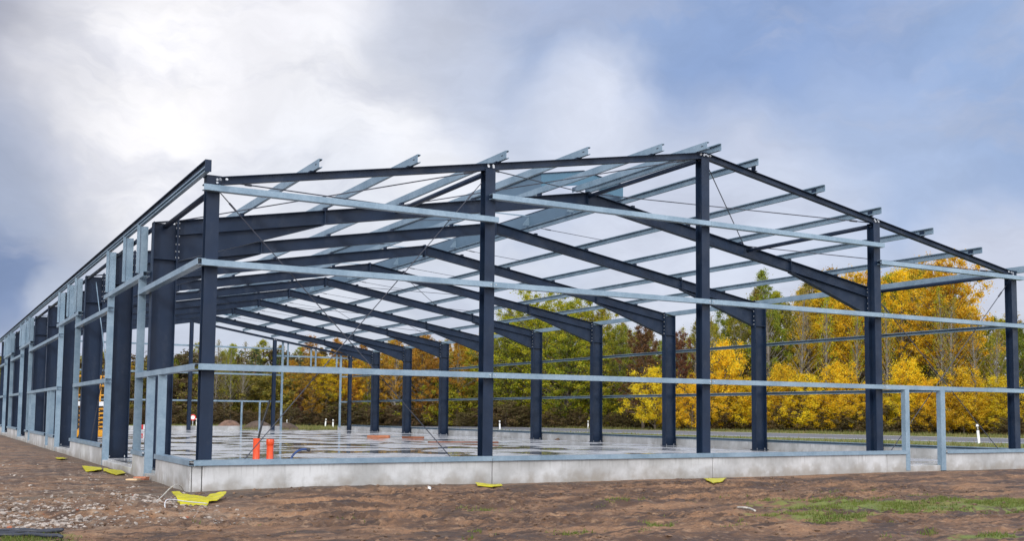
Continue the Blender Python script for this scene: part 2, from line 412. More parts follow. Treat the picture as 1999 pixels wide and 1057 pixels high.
# gable frames -------------------------------------------------------
GCX = [.1, 5.02, 10.0, 15.0, 19.9]
def hcol(mb, x, y0, z1, b=.20):
    # H column, flanges parallel to the gable
    mb.box(x - b/2, x + b/2, y0, y0 + .014, .012, z1); mb.box(x - b/2, x + b/2, y0 + b - .014, y0 + b, .012, z1)
    mb.box(x - .006, x + .006, y0 + .014, y0 + b - .014, .012, z1)
    mb.box(x - b/2 - .03, x + b/2 + .03, y0 - .03, y0 + b + .03, 0.001, .012)
    for q in (-1, 1):
        mb.prism([(x + q * .1, y0 + .09, .012), (x + q * .17, y0 + .09, .012), (x + q * .1, y0 + .09, .14)], (0, .012, 0)) if b > .3 else None
def make_gable(far=False):
    t = MB()
    for s in (1, -1):
        X = lambda x: x if s == 1 else W - x
        prof = iprof(.11, .125, .012, .008)
        for xa, xb in ((.20, 4.9), (4.9, 9.99)):
            t.beam((X(xa), .06, zgab(xa)), (X(xb), .06, zgab(xb)), prof)
        for q in (5.02, 9.93, .25):
            for dx in (-.05, .05):
                for dz in (.03,):
                    t.tube([(X(q) + dx, -.012, zgab(q) - .05 + (.1745 * dx if s == 1 else -.1745 * dx)), (X(q) + dx, .004, zgab(q) - .05)], .022, 8, 1)
        if not far:
            for x in PUR_HALF:
                t.box(X(x) - .05, X(x) + .05, -.02, .10, zgab(x) + .0, zgab(x) + .014)
                t.box(X(x) + .02 * s, X(x) + .03 * s, -.05, .08, zgab(x) + .014, zgab(x) + .12)
    root = t.build('gable_rafter', [M_steel, M_bolt], hall)
    for i, x in enumerate(GCX):
        c = MB(); zt = zgab(min(x, W - x)) - (.125 if i in (1, 2, 3) else -.01)
        hcol(c, x, 0.0, zt)
        if i in (0, 4):
            c.box(x - .105, x + .105, -.004, .2, zt - .13, zt - .005)   # corner head plates
            c.box(x - .12, x + .12, -.01, .21, zt - .005, zt + .012)
            bolts(c, [(x + .05 * (1 if i == 0 else -1), -.004, zt - .05), (x + .05 * (1 if i == 0 else -1), -.004, zt - .1)], r=.02)
        else:
            c.box(x - .11, x + .11, -.004, .19, zt, zt + .010)
            bolts(c, [(x - .05, -.004, zt + .05), (x + .05, -.004, zt + .05)], r=.022)
        c.box(x - .06, x + .06, -.02, .0, .35, .42) if False else None
        c.build('gable_column', [M_steel, M_bolt], root)
    return root
make_gable()
g2 = make_gable(True); g2.location = (0, FAR - .2, 0)

# purlins --------------------------------------------------------------
def purlin_line(x, y0, y1, flip, z=None, name='purlin', h=.145, b=.06, mat_=None):
    mb = MB(); z = zpur(x) if z is None else z
    mb.beam((x, y0, z), (x, y1, z), cprof(b, h, .007, .02, flip))
    # bolt holes / sleeves where lengths lap over a frame
    for fy in FY[1:-1]:
        if y0 < fy < y1: mb.box(x - .004, x + .0, fy - .35, fy + .35, z + .012, z + h - .012)
    return mb.build(name, mat_ or M_galv, hall)
for x in PUR_HALF:
    purlin_line(x, -.30, FAR + .15, 1)
    purlin_line(W - x + (-.17 if x == 8.66 else 0), -.30, FAR + .15, -1)
purlin_line(9.79, -.30, 4.62, 1, zpur(9.79)); purlin_line(10.17, -.30, 4.62, -1, zpur(9.83))
purlin_line(-.06, -.42, FAR + .1, -1, 4.74, 'eave_purlin', .085, .07)
purlin_line(20.04, -.30, FAR + .1, 1, 4.735, 'eave_purlin', .16, .07)
mb = MB(); mb.box(-.14, -.045, -.45, -.434, 4.735, 4.92); mb.box(-.10, -.09, -.434, FAR, 4.83, 4.905); mb.box(-.14, -.06, -.434, FAR, 4.906, 4.92)
mb.build('eave_angle', M_steel, hall)
# little bolted holes near purlin tips
for x in PUR_HALF + [9.79]:
    mb = MB()
    for dy in (-.15,): mb.box(x - .006, x - .001, dy - .03, dy + .03, zpur(x) + .07, zpur(x) + .083)
    mb.build('bolt_hole', M_black, hall)

# struts (round tubes) ---------------------------------------------------
for x, zz in ((.22, 4.66), (5.02, 5.46), (10.0, 6.36), (15.0, 5.46), (19.8, 4.68)):
    mb = MB(); mb.tube([(x, .12, zz), (x, 4.33, zz - .02)], .05, 12)
    mb.build('strut_tube', M_steel, hall, True)
for k in range(1, 10):
    mb = MB(); mb.tube([(.06, FY[k] + .12, 4.64), (.06, FY[k + 1] - .12, 4.64)], .045, 10)
    mb.build('eave_strut', M_steel, hall, True)

# bracing rods -----------------------------------------------------------
def rod(p, q, r=.010, name='bracing_rod', m_=None):
    mb = MB(); p = Vector(p); q = Vector(q); d = (q - p).normalized()
    mb.tube([p, q], r, 6)
    mb.tube([p + d * .25, p + d * .42], r * 2.0, 8)       # turnbuckle
    return mb.build(name, m_ or M_rod, hall)
rod((.2, .1, 4.57), (4.6, .1, .05), .008); rod((4.89, .1, 5.26), (.50, .1, .05), .008)
rod((19.72, .1, 4.40), (15.18, .1, .05)); rod((15.14, .1, 3.75), (19.60, .1, .05))
def zr(x): return ztop(x) - .06
for xa, xb in ((.5, 5.0), (5.1, 9.9), (10.1, 14.9), (15.0, 19.5)):
    rod((xa, .15, zgab(min(xa, W - xa)) - .1), (xb, 4.36, zr(min(xb, W - xb)) + .05), .011)
    rod((xb, .15, zgab(min(xb, W - xb)) - .1), (xa, 4.36, zr(min(xa, W - xa)) + .05), .011)
for k in (2,):
    rod((.25, FY[k] + .15, .1), (.25, FY[k + 1] - .15, 4.55), .012, m_=M_galv); rod((.25, FY[k] + .15, 4.55), (.25, FY[k + 1] - .15, .1), .012)
for (ya, yb) in ((FY[4], FY[5]), (FY[6], FY[7])):
    for xa, xb in ((.5, 5.0), (5.1, 8.6), (11.3, 14.9), (15.0, 19.5)):
        rod((xa, ya + .1, zr(min(xa, W - xa))), (xb, yb - .1, zr(min(xb, W - xb))), .010)
        rod((xb, ya + .1, zr(min(xb, W - xb))), (xa, yb - .1, zr(min(xa, W - xa))), .010)
# sag rods between the two purlins nearest the roof light
for k in range(1, 9):
    y = FY[k] + 4.35
    rod((11.14, y, zpur(8.86) + .05), (12.9, y - .75, zpur(7.1) + .05), .008, 'sag_rod')
    rod((8.66, y, zpur(8.66) + .05), (6.92, y - .75, zpur(6.92) + .05), .008, 'sag_rod')

# wall girts ---------------------------------------------------------------
def girt_x(x0, x1, z, y=-.15, h=.095, name='wall_girt', d=.13):
    mb = MB(); mb.beam((x0, y, z), (x1, y, z), [(yy, zz) for yy, zz in cprof(d, h, .006, .018, -1)])
    return mb.build(name, M_galv, hall)
# along +x, beam side axis w = d x up = (1,0,0)x(0,0,1) = (0,-1,0): flip -1 sends the flanges to +y
cuts = [-.08, 5.02, 10.02, 15.02, 20.10]
for a, b_ in zip(cuts[:-1], cuts[1:]):
    girt_x(a, b_ - .014, 3.335); girt_x(a, b_ - .014, 1.715)
girt_x(-.08, 5.12, 4.515); girt_x(4.985, 10.02, 4.935, -.155); girt_x(10.026, 15.08, 4.935, -.155); girt_x(14.98, 20.10, 4.545)
def girt_y(x, y0, y1, z, side, h=.095, name='wall_girt', d=.13):
    mb = MB(); mb.beam((x, y0, z), (x, y1, z), cprof(d, h, .006, .018, side))
    return mb.build(name, M_galv, hall)
for k in range(10):
    a, b_ = (FY[k] - (.0 if k else 0), FY[k + 1] - .006)
    if k == 0: a = -.14
    girt_y(20.15, a, b_, 3.365, -1); girt_y(20.15, a, b_, 1.77, -1)
GATES = [(4.9, 8.8), (14.45, 18.45), (28.55, 32.5), (38.05, 42.0)]
SOL = [(-.14, 4.95), (8.72, 14.55), (18.4, 28.6), (32.45, 38.1), (41.95, FAR + .1)]
for a, b_ in SOL:
    girt_y(-.142, a, b_, 3.345, 1); girt_y(-.142, a, b_, 1.715, 1)
for a, b_ in GATES:
    girt_y(-.144, a - .45, b_ + .65, 3.665, 1, name='gate_lintel')
for x in (5.02, 10.02, 15.02):
    for z in (3.335, 1.715):
        for dx in (-.05, .05):
            mb = MB(); mb.tube([(x + dx, -.152, z + .048), (x + dx, -.162, z + .048)], .012, 8); mb.build('bolt', M_bolt, hall)
# posts -----------------------------------------------------------------
def post(x0, x1, y, z0, z1, name='galvanised_post', t=.055, m_=M_galv):
    """C post: web faces the viewer side (-y), flanges run back"""
    mb = MB()
    mb.beam((x0, y, z0), (x0, y, z1), [(-(p), q) for p, q in ((0, 0), (x1 - x0, 0), (x1 - x0, t), (x1 - x0 - .006, t), (x1 - x0 - .006, .006), (.006, .006), (.006, t), (0, t))], up=(0, 1, 0))
    return mb.build(name, m_, hall)
for i, (a, b_) in enumerate(GATES):
    post(-.138, .005, a, .33, 4.70); post(-.138, .005, b_, -.18, 4.70)
    mb = MB(); mb.box(-.13, -.03, a + .06, a + .16, .335, .40); mb.build('foot_bracket', M_steel, hall)
    for q in (0, .42, 1.0):
        yy = a + (b_ - a) * q
        post(-.20, -.15, yy - .02, 3.77, 4.72, 'lintel_strip', .05)
        if q != .42: continue
        post(-.138, .005, yy, 3.77, 4.70, 'lintel_post')
        mb = MB(); mb.box(-.05, .05, yy + .06, yy + .12, 4.58, 4.66); mb.build('post_cleat', M_steel, hall)
DOORS = [(2.6, 3.66), (20.2, 21.1), (26.6, 27.5)]
for a, b_ in DOORS:
    post(-.138, .005, a, .33, 1.71, 'door_post'); post(-.138, .005, b_, -.18, 1.71, 'door_post')
# front gable door posts
for x0, x1, z0 in ((15.66, 15.795, -.12), (16.86, 17.015, -.14)):
    mb = MB(); mb.beam((x0, -.158, z0), (x0, -.158, 1.713), [(-p, q) for p, q in ((0, 0), (x1 - x0, 0), (x1 - x0, .006), (.006, .006), (.006, .12), (0, .12))], up=(0, 1, 0))
    mb.build('door_post', M_galv, hall)
# sill channels on the plinth
def sill_x(x0, x1, y=-.19):
    mb = MB(); mb.beam((x0, y, .25), (x1, y, .25), cprof(.15, .082, .006, .018, -1)); mb.build('sill_channel', M_galv, hall)
for a, b_ in ((-.11, 5.02), (5.03, 10.02), (10.03, 15.66), (17.03, 20.2)): sill_x(a, b_)
PL = [(-.17, 2.56), (3.70, 4.88), (8.90, 14.55), (18.50, 20.2), (21.2, 26.6), (27.6, 28.6), (32.55, 38.1), (42.1, FAR + .2)]
for a, b_ in PL:
    mb = MB(); mb.beam((-.185, a, .25), (-.185, b_, .25), cprof(.15, .082, .006, .018, 1)); mb.build('sill_channel', M_galv, hall)
mb = MB(); mb.beam((20.19, -.1, .25), (20.19, FAR + .2, .25), cprof(.15, .082, .006, .018, -1)); mb.build('sill_channel', M_galv, hall)
# far gable: gate on the right, door near the middle
fy = FAR + .02
for x0, x1, z in ((-.08, 15.5, 3.34), (-.08, 15.5, 1.70), (-.08, 15.5, 4.95), (15.16, 19.9, 4.52), (15.2, 19.6, 3.88), (19.3, 20.1, 3.34), (19.3, 20.1, 1.74)):
    girt_x(x0, x1, z, fy)
for x in (15.47, 19.24): post(x, x + .13, fy - .06, 0 if x < 16 else .2, zgab(W - x) - .02)
for x in (15.82, 17.3, 17.6, 18.98):
    post(x, x + .09, fy - .06, 3.95, zgab(W - x) - .02, 'lintel_post')
for x in (13.05, 14.15): post(x, x + .10, fy - .06, 0, 1.7, 'door_post')

# roof-light curb ----------------------------------------------------------
curb = MB()
y0c, y1c = FY[1] + .12, FY[9] + .3
def cz(x): return zpur(min(x, W - x)) + .146
for x, sg in ((8.78, 1), (11.14, -1)):
    curb.box(min(x, x + .02 * sg), max(x, x + .02 * sg), y0c + .013, y1c, cz(x), cz(x) + .34)
    curb.box(x - .05 if sg == 1 else x - .03, x + .03 if sg == 1 else x + .05, y0c + .013, y1c, cz(x) + .34, cz(x) + .36, 1)
co = curb.build('rooflight_curb', [M_sheet, M_steel], hall)
for ye in (y0c, y1c + .001):
    for s in (1, -1):
        end = MB(); X = lambda x: x if s == 1 else W - .08 - x
        pts = [(X(8.78), cz(8.78) + .002), (X(9.96), cz(9.98) + .002), (X(9.96), cz(9.98) + .34), (X(8.78), cz(8.78) + .34)]
        end.prism([(x, ye, z) for x, z in pts], (0, .012, 0))
        end.prism([(X(8.74), ye - .03, cz(8.74) + .34), (X(9.96), ye - .03, cz(9.98) + .34), (X(9.96), ye - .03, cz(9.98) + .356), (X(8.74), ye - .03, cz(8.74) + .356)], (0, .05, 0), 1)
        end.build('curb_end_sheet', [M_end, M_steel], co)
for k in range(1, 10):
    for yy in ((FY[k], FY[k] + 2.37) if k < 9 else (FY[k],)):
        if yy < y0c: continue
        tie = MB(); tie.beam((8.8, yy, cz(8.8) + .27), (11.12, yy, cz(8.86) + .27), [(-.02, 0), (.02, 0), (.02, .03), (-.02, .03)])
        for x, sg in ((8.80, 1), (11.12, -1)):
            tie.prism([(x, yy - .004, cz(x) + .01), (x + .22 * sg, yy - .004, cz(x) + .01), (x, yy - .004, cz(x) + .30)], (0, .008, 0))
        tie.build('curb_tie', M_galv, co)
# skylight bearing: bottom cross plate near the ridge
# ================================================================== CONCRETE
pl = empty('concrete_plinth'); tag(pl, 'pale grey precast concrete plinth wall under the hall frame', 'plinth wall')
def slab_piece(x0, x1, y0, y1, z0, z1, name='plinth_panel'):
    mb = MB(); mb.box(x0, x1, y0, y1, z0, z1); o = mb.build(name, M_conc, pl)
    bv = o.modifiers.new('b', 'BEVEL'); bv.width = .006; bv.segments = 2
    return o
for a, b_ in ((.035, 5.03), (5.045, 10.025), (10.04, 15.04), (15.05, 15.79), (17.02, 20.2)):
    slab_piece(a, b_, -.15, -.01, -.6, .248)
slab_piece(-.115, .022, -.13, .0, -.6, .247, 'corner_block')
slab_piece(15.80, 17.01, -.12, -.02, -.6, -.02, 'door_step')
for a, b_ in ((-.13, 2.56), (3.70, 4.88), (8.90, 14.55), (18.50, 20.2), (21.2, 26.6), (27.6, 28.6), (32.55, 38.1), (42.1, FAR + .2)):
    slab_piece(-.15, -.012 if a > 0 else -.125, a + (.005 if a > 0 else .01), b_, -.6, .248)
mb = MB(); mb.box(-.122, -.012, .02, 2.56, -.6, .246); mb.build('plinth_panel', M_conc, pl)
for a, b_ in ((2.57, 3.69), (4.89, 8.89), (14.56, 18.49), (20.21, 21.19), (26.61, 27.59), (28.61, 32.54), (38.11, 42.09)):
    slab_piece(-.13, -.012, a, b_, -.6, -.03 if b_ - a > 2 else -.06, 'threshold')
ys = [-.0] + FY[1:]
for a, b_ in zip(ys[:-1], ys[1:]):
    slab_piece(20.05, 20.2, a + .005, b_ - .005, -.6, .248)
for a, b_ in ((-.1, 5.0), (5.01, 10.0), (10.01, 13.05), (14.25, 15.5), (19.25, 20.04)):
    slab_piece(a, b_, FAR + .06, FAR + .2, -.6, .248)
mb = MB(); mb.box(-.01, 20.045, -.005, FAR + .055, -.12, 0)
tag(mb.build('concrete_floor', M_slab), kind='structure')

# ================================================================== GROUND
rs = np.random.RandomState(7)
LAT = rs.rand(256, 256)
def vnoise(x, y):
    xi = np.floor(x).astype(int); yi = np.floor(y).astype(int); fx = x - xi; fy_ = y - yi
    fx = fx * fx * (3 - 2 * fx); fy_ = fy_ * fy_ * (3 - 2 * fy_)
    g = lambda a, b: LAT[a & 255, b & 255]
    return (g(xi, yi) * (1 - fx) + g(xi + 1, yi) * fx) * (1 - fy_) + (g(xi, yi + 1) * (1 - fx) + g(xi + 1, yi + 1) * fx) * fy_
def fbm(x, y, s, o=5, g=.55):
    t = 0; a = 1; n = 0
    for i in range(o):
        t = t + a * vnoise(x * s + 17.3 * i, y * s + 9.1 * i); n += a; a *= g; s *= 2.03
    return t / n - .5
def sst(v, a, b):
    t = np.clip((v - a) / (b - a), 0, 1); return t * t * (3 - 2 * t)
# view-aligned helper axes for strips of tracks in front of the hall
def ground_h(x, y):
    z = -.155 + 0 * x
    front = sst(y, .4, -.3); left = sst(x, .2, -.3)
    near = np.maximum(front, left)
    fade = sst(np.hypot(x + 3, y + 6), 60, 20)
    rough = fbm(x, y, .35, 4) * .10 + fbm(x, y, 1.7, 5, .6) * .13 + np.abs(fbm(x + 40, y, 5.0, 4, .65)) * .09
    dist = np.where(y < 0, np.maximum(-.15 - y, 0), 1e3); dl = np.where(x < 0, np.maximum(-.15 - x, 0), 1e3)
    dw = np.minimum(dist, dl)
    amp = sst(dw, .05, .9)
    rough = rough + fbm(x * .35, y * 1.9, 1.0, 5, .6) * .11
    z = z + near * fade * rough * (.18 + .82 * amp)
    # sand bank against the gable plinth near the left corner
    bank = np.exp(-((x - 1.7) / 2.4) ** 2) * np.exp(-((y + .75) / .75) ** 2) * .07
    z = z + bank
    # rubble heap on the left
    z = z + .12 * np.exp(-((x + 1.55) / .55) ** 2 - ((y + 2.3) / 1.1) ** 2) + .05 * np.exp(-((x + 2.6) / .5) ** 2 - ((y + 3.0) / 1.3) ** 2)
    # tyre tracks with tread lugs
    for (px, py, dx, dy, wd, dep) in ((6.0, -3.4, .985, -.17, .22, .035), (6.0, -4.3, .985, -.17, .22, .03), (2.6, -5.5, .93, -.37, .22, .04), (2.3, -6.3, .93, -.37, .2, .035), (8, -2.0, .995, -.1, .3, .03)):
        t = (x - px) * dx + (y - py) * dy; s = -(x - px) * dy + (y - py) * dx + .12 * np.sin(t * .7)
        m_ = np.exp(-(s / wd) ** 4) * near
        z = z - m_ * dep * (1 + .0 * t) + m_ * .028 * np.sign(np.sin(t * 2 * math.pi / .17 + s * 6)) * (fbm(x, y, .8, 2) > -.12)
        z = z + np.exp(-((np.abs(s) - wd * 1.25) / (wd * .3)) ** 2) * .022 * near
    for (cx, cy, a_, b_, an) in ((5.2, -3.9, 3.6, 1.0, -.35), (9.5, -3.2, 4.0, .9, -.2), (3.0, -6.4, 1.5, .8, -.5)):
        c_, s_ = math.cos(an), math.sin(an); t = (x - cx) * c_ + (y - cy) * s_; s = -(x - cx) * s_ + (y - cy) * c_
        mk = np.exp(-((t / a_) ** 4 + (s / b_) ** 4)) * sst(fbm(x, y, .9, 3), -.12, .02) * near
        z = z + mk * .022 * np.sin((t * .75 + s * .66 + .15 * fbm(x, y, 1.2, 2)) * 2 * math.pi / .19)
    flat = np.exp(-((x + .35) / .9) ** 2 - ((y + 1.7) / 1.3) ** 2) + np.exp(-((x + 3.0) / .9) ** 2 - ((y + 4.9) / .8) ** 2)
    z = z + (-.16 - z) * np.clip(flat * 1.2, 0, .85) * near
    # keep soil below slab
    inside = (x > -.02) & (x < 20.1) & (y > -.02) & (y < FAR + .1)
    z = np.where(inside, -.3, z)
    far = sst(x, 24, 40) + sst(y, 54, 70)
    z = z - .06 * np.clip(far, 0, 1)
    return z
def axis(lo, hi, step, far_lo, far_hi, g=1.09):
    a = list(np.arange(lo, hi, step)); s = step; v = lo
    left = []
    while v > far_lo: s *= g; v -= s; left.append(v)
    s = step; v = a[-1]; right = []
    while v < far_hi: s *= g; v += s; right.append(v)
    return np.array(left[::-1] + a + right)
gx = axis(-4.4, 10.5, .042, -900, 1200, 1.05); gy = axis(-10.5, 1.4, .042, -60, 1500, 1.045)
GX, GY = np.meshgrid(gx, gy); GZ = ground_h(GX, GY)
nx, ny = len(gx), len(gy)
me = bpy.data.meshes.new('ground')
me.vertices.add(nx * ny); me.vertices.foreach_set('co', np.stack([GX, GY, GZ], -1).astype(np.float32).ravel())
i0 = (np.arange(ny - 1)[:, None] * nx + np.arange(nx - 1)[None, :]).ravel()
quads = np.stack([i0, i0 + 1, i0 + 1 + nx, i0 + nx], -1)
nf = len(quads)
me.loops.add(nf * 4); me.loops.foreach_set('vertex_index', quads.ravel().astype(np.int32))
me.polygons.add(nf); me.polygons.foreach_set('loop_start', np.arange(0, nf * 4, 4, dtype=np.int32)); me.polygons.foreach_set('use_smooth', np.ones(nf, bool))
me.update()
def ell(x, y, cx, cy, a, b_, ang):
    c, s = math.cos(ang), math.sin(ang); u = (x - cx) * c + (y - cy) * s; v = -(x - cx) * s + (y - cy) * c
    return np.clip(1.25 - np.sqrt((u / a) ** 2 + (v / b_) ** 2) * .9, 0, 1)
def grass_mask(x, y):
    g = np.maximum.reduce([ell(x, y, 7.7, -6.5, 1.9, 1.15, R(-28)) * .9, ell(x, y, 9.5, -7.4, 2.2, 1.3, R(-28)) * .92, ell(x, y, 5.9, -7.1, 1.0, .8, R(-28)) * .8, ell(x, y, 3.4, -7.1, .3, .25, 0) * .7, ell(x, y, -3.05, -5.55, .75, .42, R(-30)), ell(x, y, 5.8, -9.55, .5, .25, R(-28))])
    far = np.maximum(sst(x, 20.6, 22), sst(y, FAR + 1.0, FAR + 3.5)) * .95
    return np.maximum(g, far)
gm_ = grass_mask(GX, GY)
gr_ = np.clip(sst(GX, .9, -.6) * sst(GY, -6.2, -3.6) * (GX < 1.0) * (.45 + .9 * (fbm(GX, GY, .9, 3) + .3)), 0, 1)
bk_ = np.exp(-(np.maximum(-.15 - GY, 0) / .8) ** 2) * (GY < .1) * sst(GX, 9, 1.5) + .6 * np.exp(-(np.maximum(-.15 - GX, 0) / .35) ** 2) * (GX < .1) * (GY > 0)
bk_ = np.clip(bk_, 0, 1)
ca = me.color_attributes.new('zones', 'FLOAT_COLOR', 'POINT')
ca.data.foreach_set('color', np.stack([gm_, gr_, bk_, np.ones_like(gm_)], -1).astype(np.float32).ravel())
me.materials.append(M_soil)
g = bpy.data.objects.new('ground', me); COL.objects.link(g); tag(g, kind='structure')

def gh(x, y): return float(ground_h(np.array([x]), np.array([y]))[0])

# road -------------------------------------------------------------------
CAM2 = Vector((-3.756, -16.594)); NR = Vector((.982, .190)); DR = Vector((-.190, .982))
def strip(name, o0, o1, z0, z1, m_, t0=-60, t1=330):
    mb = MB(); P = lambda o, t: CAM2 + NR * o + DR * t
    a, b_, c, d = P(o0, t0), P(o1, t0), P(o1, t1), P(o0, t1)
    vs = [(q.x, q.y, zz) for zz in (z0, z1) for q in (a, b_, c, d)]
    mb.add(vs, [(0, 1, 2, 3), (4, 7, 6, 5), (0, 4, 5, 1), (1, 5, 6, 2), (2, 6, 7, 3), (3, 7, 4, 0)])
    return tag(mb.build(name, m_), kind='structure')
strip('road', 55.0, 69.0, -.45, -.195, M_asph)
for o in (55.8, 68.2): strip('road_line', o, o + .3, -.20, -.190, M_line)

# ================================================================== LOOSE STUFF ON SOIL
def blob_stuff(name, n, region, smin, smax, m_, seed, kind='stuff', flat=.7, group=None):
    rr = np.random.RandomState(seed); mb_v = []; mb_f = []
    ico = [(0, 0, 1), (.894, 0, .447), (.276, .851, .447), (-.724, .526, .447), (-.724, -.526, .447), (.276, -.851, .447), (.724, .526, -.447), (-.276, .851, -.447), (-.894, 0, -.447), (-.276, -.851, -.447), (.724, -.526, -.447), (0, 0, -1)]
    icf = [(0,1,2),(0,2,3),(0,3,4),(0,4,5),(0,5,1),(1,6,2),(2,7,3),(3,8,4),(4,9,5),(5,10,1),(2,6,7),(3,7,8),(4,8,9),(5,9,10),(1,10,6),(6,11,7),(7,11,8),(8,11,9),(9,11,10),(10,11,6)]
    ico = np.array(ico); P = region(rr, n); Z = ground_h(P[:, 0], P[:, 1])
    for i in range(len(P)):
        s = smin + (smax - smin) * rr.rand() ** 2.5
        v = ico * (1 + (rr.rand(12, 1) - .5) * .7) * s * np.array([1 + rr.rand() * .6, 1, flat * (.6 + .6 * rr.rand())])
        a = rr.rand() * 6.28; c, sn = math.cos(a), math.sin(a)
        v = np.stack([v[:, 0] * c - v[:, 1] * sn, v[:, 0] * sn + v[:, 1] * c, v[:, 2]], -1) + np.array([P[i, 0], P[i, 1], Z[i] + s * .15])
        b0 = len(mb_v); mb_v += v.tolist(); mb_f += [(a_ + b0, b_ + b0, c_ + b0) for a_, b_, c_ in icf]
    me = bpy.data.meshes.new(name); me.from_pydata(mb_v, [], mb_f); me.materials.append(m_)
    o = bpy.data.objects.new(name, me); COL.objects.link(o); tag(o, kind=kind); return o
def reg_rubble(rr, n):
    out_ = []
    while len(out_) < n:
        x = -3.6 + rr.rand() * 3.9; y = -4.9 + rr.rand() * 17 * rr.rand()
        d = fbm(np.array([x]), np.array([y]), 1.1, 3)[0]
        w_ = math.exp(-((x + 2.5) / .6) ** 2 - ((y + 3.3) / 1.0) ** 2) * 1.6 + math.exp(-((x + 1.0) / .4) ** 2 - ((y + 1.5) / .9) ** 2) * 1.5 + .06
        if x < -.2 and rr.rand() < w_ * (1 + 3 * d): out_.append((x, y))
    return np.array(out_)
def reg_front(rr, n):
    x = -3.4 + rr.rand(n * 2) * 15; y = -9.5 + rr.rand(n * 2) ** .8 * 9.0
    k = fbm(x, y, .9, 4) + rr.rand(n * 2) * .25 > .07
    return np.stack([x, y], -1)[k][:n]
tag(blob_stuff('rubble_stones', 2300, reg_rubble, .006, .030, M_stone, 3), 'pale broken stones scattered over the soil left of the hall', 'rubble')
tag(blob_stuff('soil_clods', 5600, reg_front, .005, .030, M_clod, 5), 'dark wet clods of soil strewn over the ground', 'soil clods')
tag(blob_stuff('brick_bits', 34, reg_rubble, .010, .028, M_brick, 9), 'small red brick fragments among the pale rubble', 'brick rubble')
# grass tufts
def blades(name, n, sampler, h0, h1, seed, label, m_=None, wk=1.0):
    rr = np.random.RandomState(seed); P = sampler(rr, n); n = len(P)
    Z = ground_h(P[:, 0], P[:, 1]); a = rr.rand(n) * 6.283; h = h0 + (h1 - h0) * rr.rand(n) ** 2; wd = (.004 + .005 * rr.rand(n)) * wk
    lean = (rr.rand(n, 2) - .5) * h[:, None] * 1.3
    v = np.zeros((n, 3, 3)); v[:, 0, 0] = P[:, 0] - np.cos(a) * wd; v[:, 0, 1] = P[:, 1] - np.sin(a) * wd; v[:, 1, 0] = P[:, 0] + np.cos(a) * wd; v[:, 1, 1] = P[:, 1] + np.sin(a) * wd
    v[:, 0, 2] = v[:, 1, 2] = Z - .005; v[:, 2, 0] = P[:, 0] + lean[:, 0]; v[:, 2, 1] = P[:, 1] + lean[:, 1]; v[:, 2, 2] = Z + h
    me = bpy.data.meshes.new(name); me.from_pydata(v.reshape(-1, 3).tolist(), [], np.arange(n * 3).reshape(-1, 3).tolist()); me.materials.append(m_ or M_blade)
    o = bpy.data.objects.new(name, me); COL.objects.link(o); tag(o, label, 'grass', kind='stuff')
def s_grass(rr, n):
    x = -3.7 + rr.rand(n) * 15; y = -10 + rr.rand(n) * 6; mk = grass_mask(x, y) + fbm(x * .6, y * 1.5, 2.5, 4) * 2.6
    k = mk > .6 + rr.rand(n) * .25
    return np.stack([x, y], -1)[k]
blades('short_grass', 260000, s_grass, .015, .06, 11, 'short green grass patches growing in the brown soil')

def s_verge(rr, n):
    o_ = np.concatenate([69.6 + rr.rand(n // 2) * 9, 34 + rr.rand(n // 2) * 16]); t_ = 8 + rr.rand(len(o_)) ** .8 * 85
    x = CAM2.x + NR.x * o_ + DR.x * t_; y = CAM2.y + NR.y * o_ + DR.y * t_
    k = fbm(x, y, .35, 3) + rr.rand(len(x)) * .4 > .1
    return np.stack([x, y], -1)[k]
blades('verge_grass', 70000, s_verge, .06, .32, 15, 'dry tall grass on both verges of the road', M_verge, 3.5)
# ================================================================== SMALL THINGS
def sheet(name, poly, thick, m_, label, cat, bump=.03, group=None, seed=1):
    """crumpled sheet: polygon subdivided, displaced and given thickness"""
    bm = bmesh.new(); vs = [bm.verts.new(p) for p in poly]; bm.faces.new(vs)
    bmesh.ops.triangulate(bm, faces=bm.faces); 
    for _ in range(4): bmesh.ops.subdivide_edges(bm, edges=[e for e in bm.edges if e.calc_length() > .06], cuts=1, use_grid_fill=False); bmesh.ops.triangulate(bm, faces=bm.faces)
    r_ = random.Random(seed)
    for v in bm.verts:
        n = float(fbm(np.array([v.co.x + seed]), np.array([v.co.y]), 4.0, 3)[0]); v.co.z += bump * n * 2
    me = bpy.data.meshes.new(name); bm.to_mesh(me); bm.free(); me.materials.append(m_)
    o = bpy.data.objects.new(name, me); COL.objects.link(o); sm = o.modifiers.new('s', 'SOLIDIFY'); sm.thickness = thick
    return tag(o, label, cat, group)
def rayplane(u, v, p0, n):
    d = FV + RV * ((u - 1030.55) / 2051.83) - UV * ((v - 658.78) / 2051.83); c = Vector((-3.75637, -16.59386, 1.06669))
    t = (Vector(p0) - c).dot(Vector(n)) / d.dot(Vector(n)); return c + d * t
out_px = [(335, 962), (350, 963), (355.6, 967), (394.7, 968), (402, 971), (409.7, 966.7), (441.9, 962.6), (440, 967), (423.5, 980.5), (408.5, 981.7), (404, 988.6), (391, 992), (354.4, 993), (343, 971)]
n_ = Vector((0, -.07, 1)).normalized()
gz = gh(-.3, -1.6)
poly = [rayplane(u, v, (-.3, -1.6, gz + .06), n_) for u, v in out_px]
sheet('yellow_sheet', poly, .012, M_yel, 'large crumpled yellow plastic sheet with torn corners on soil by the hall corner', 'plastic sheet', .035)
def flat_sheet(pts, label, seed):
    P = []
    for u, v in pts:
        q = rayplane(u, v, (0, 0, -.125), (0, 0, 1)); P.append((q.x, q.y, gh(q.x, q.y) + .03))
    sheet('yellow_sheet', P, .01, M_yel, label, 'plastic sheet', .012, None, seed)
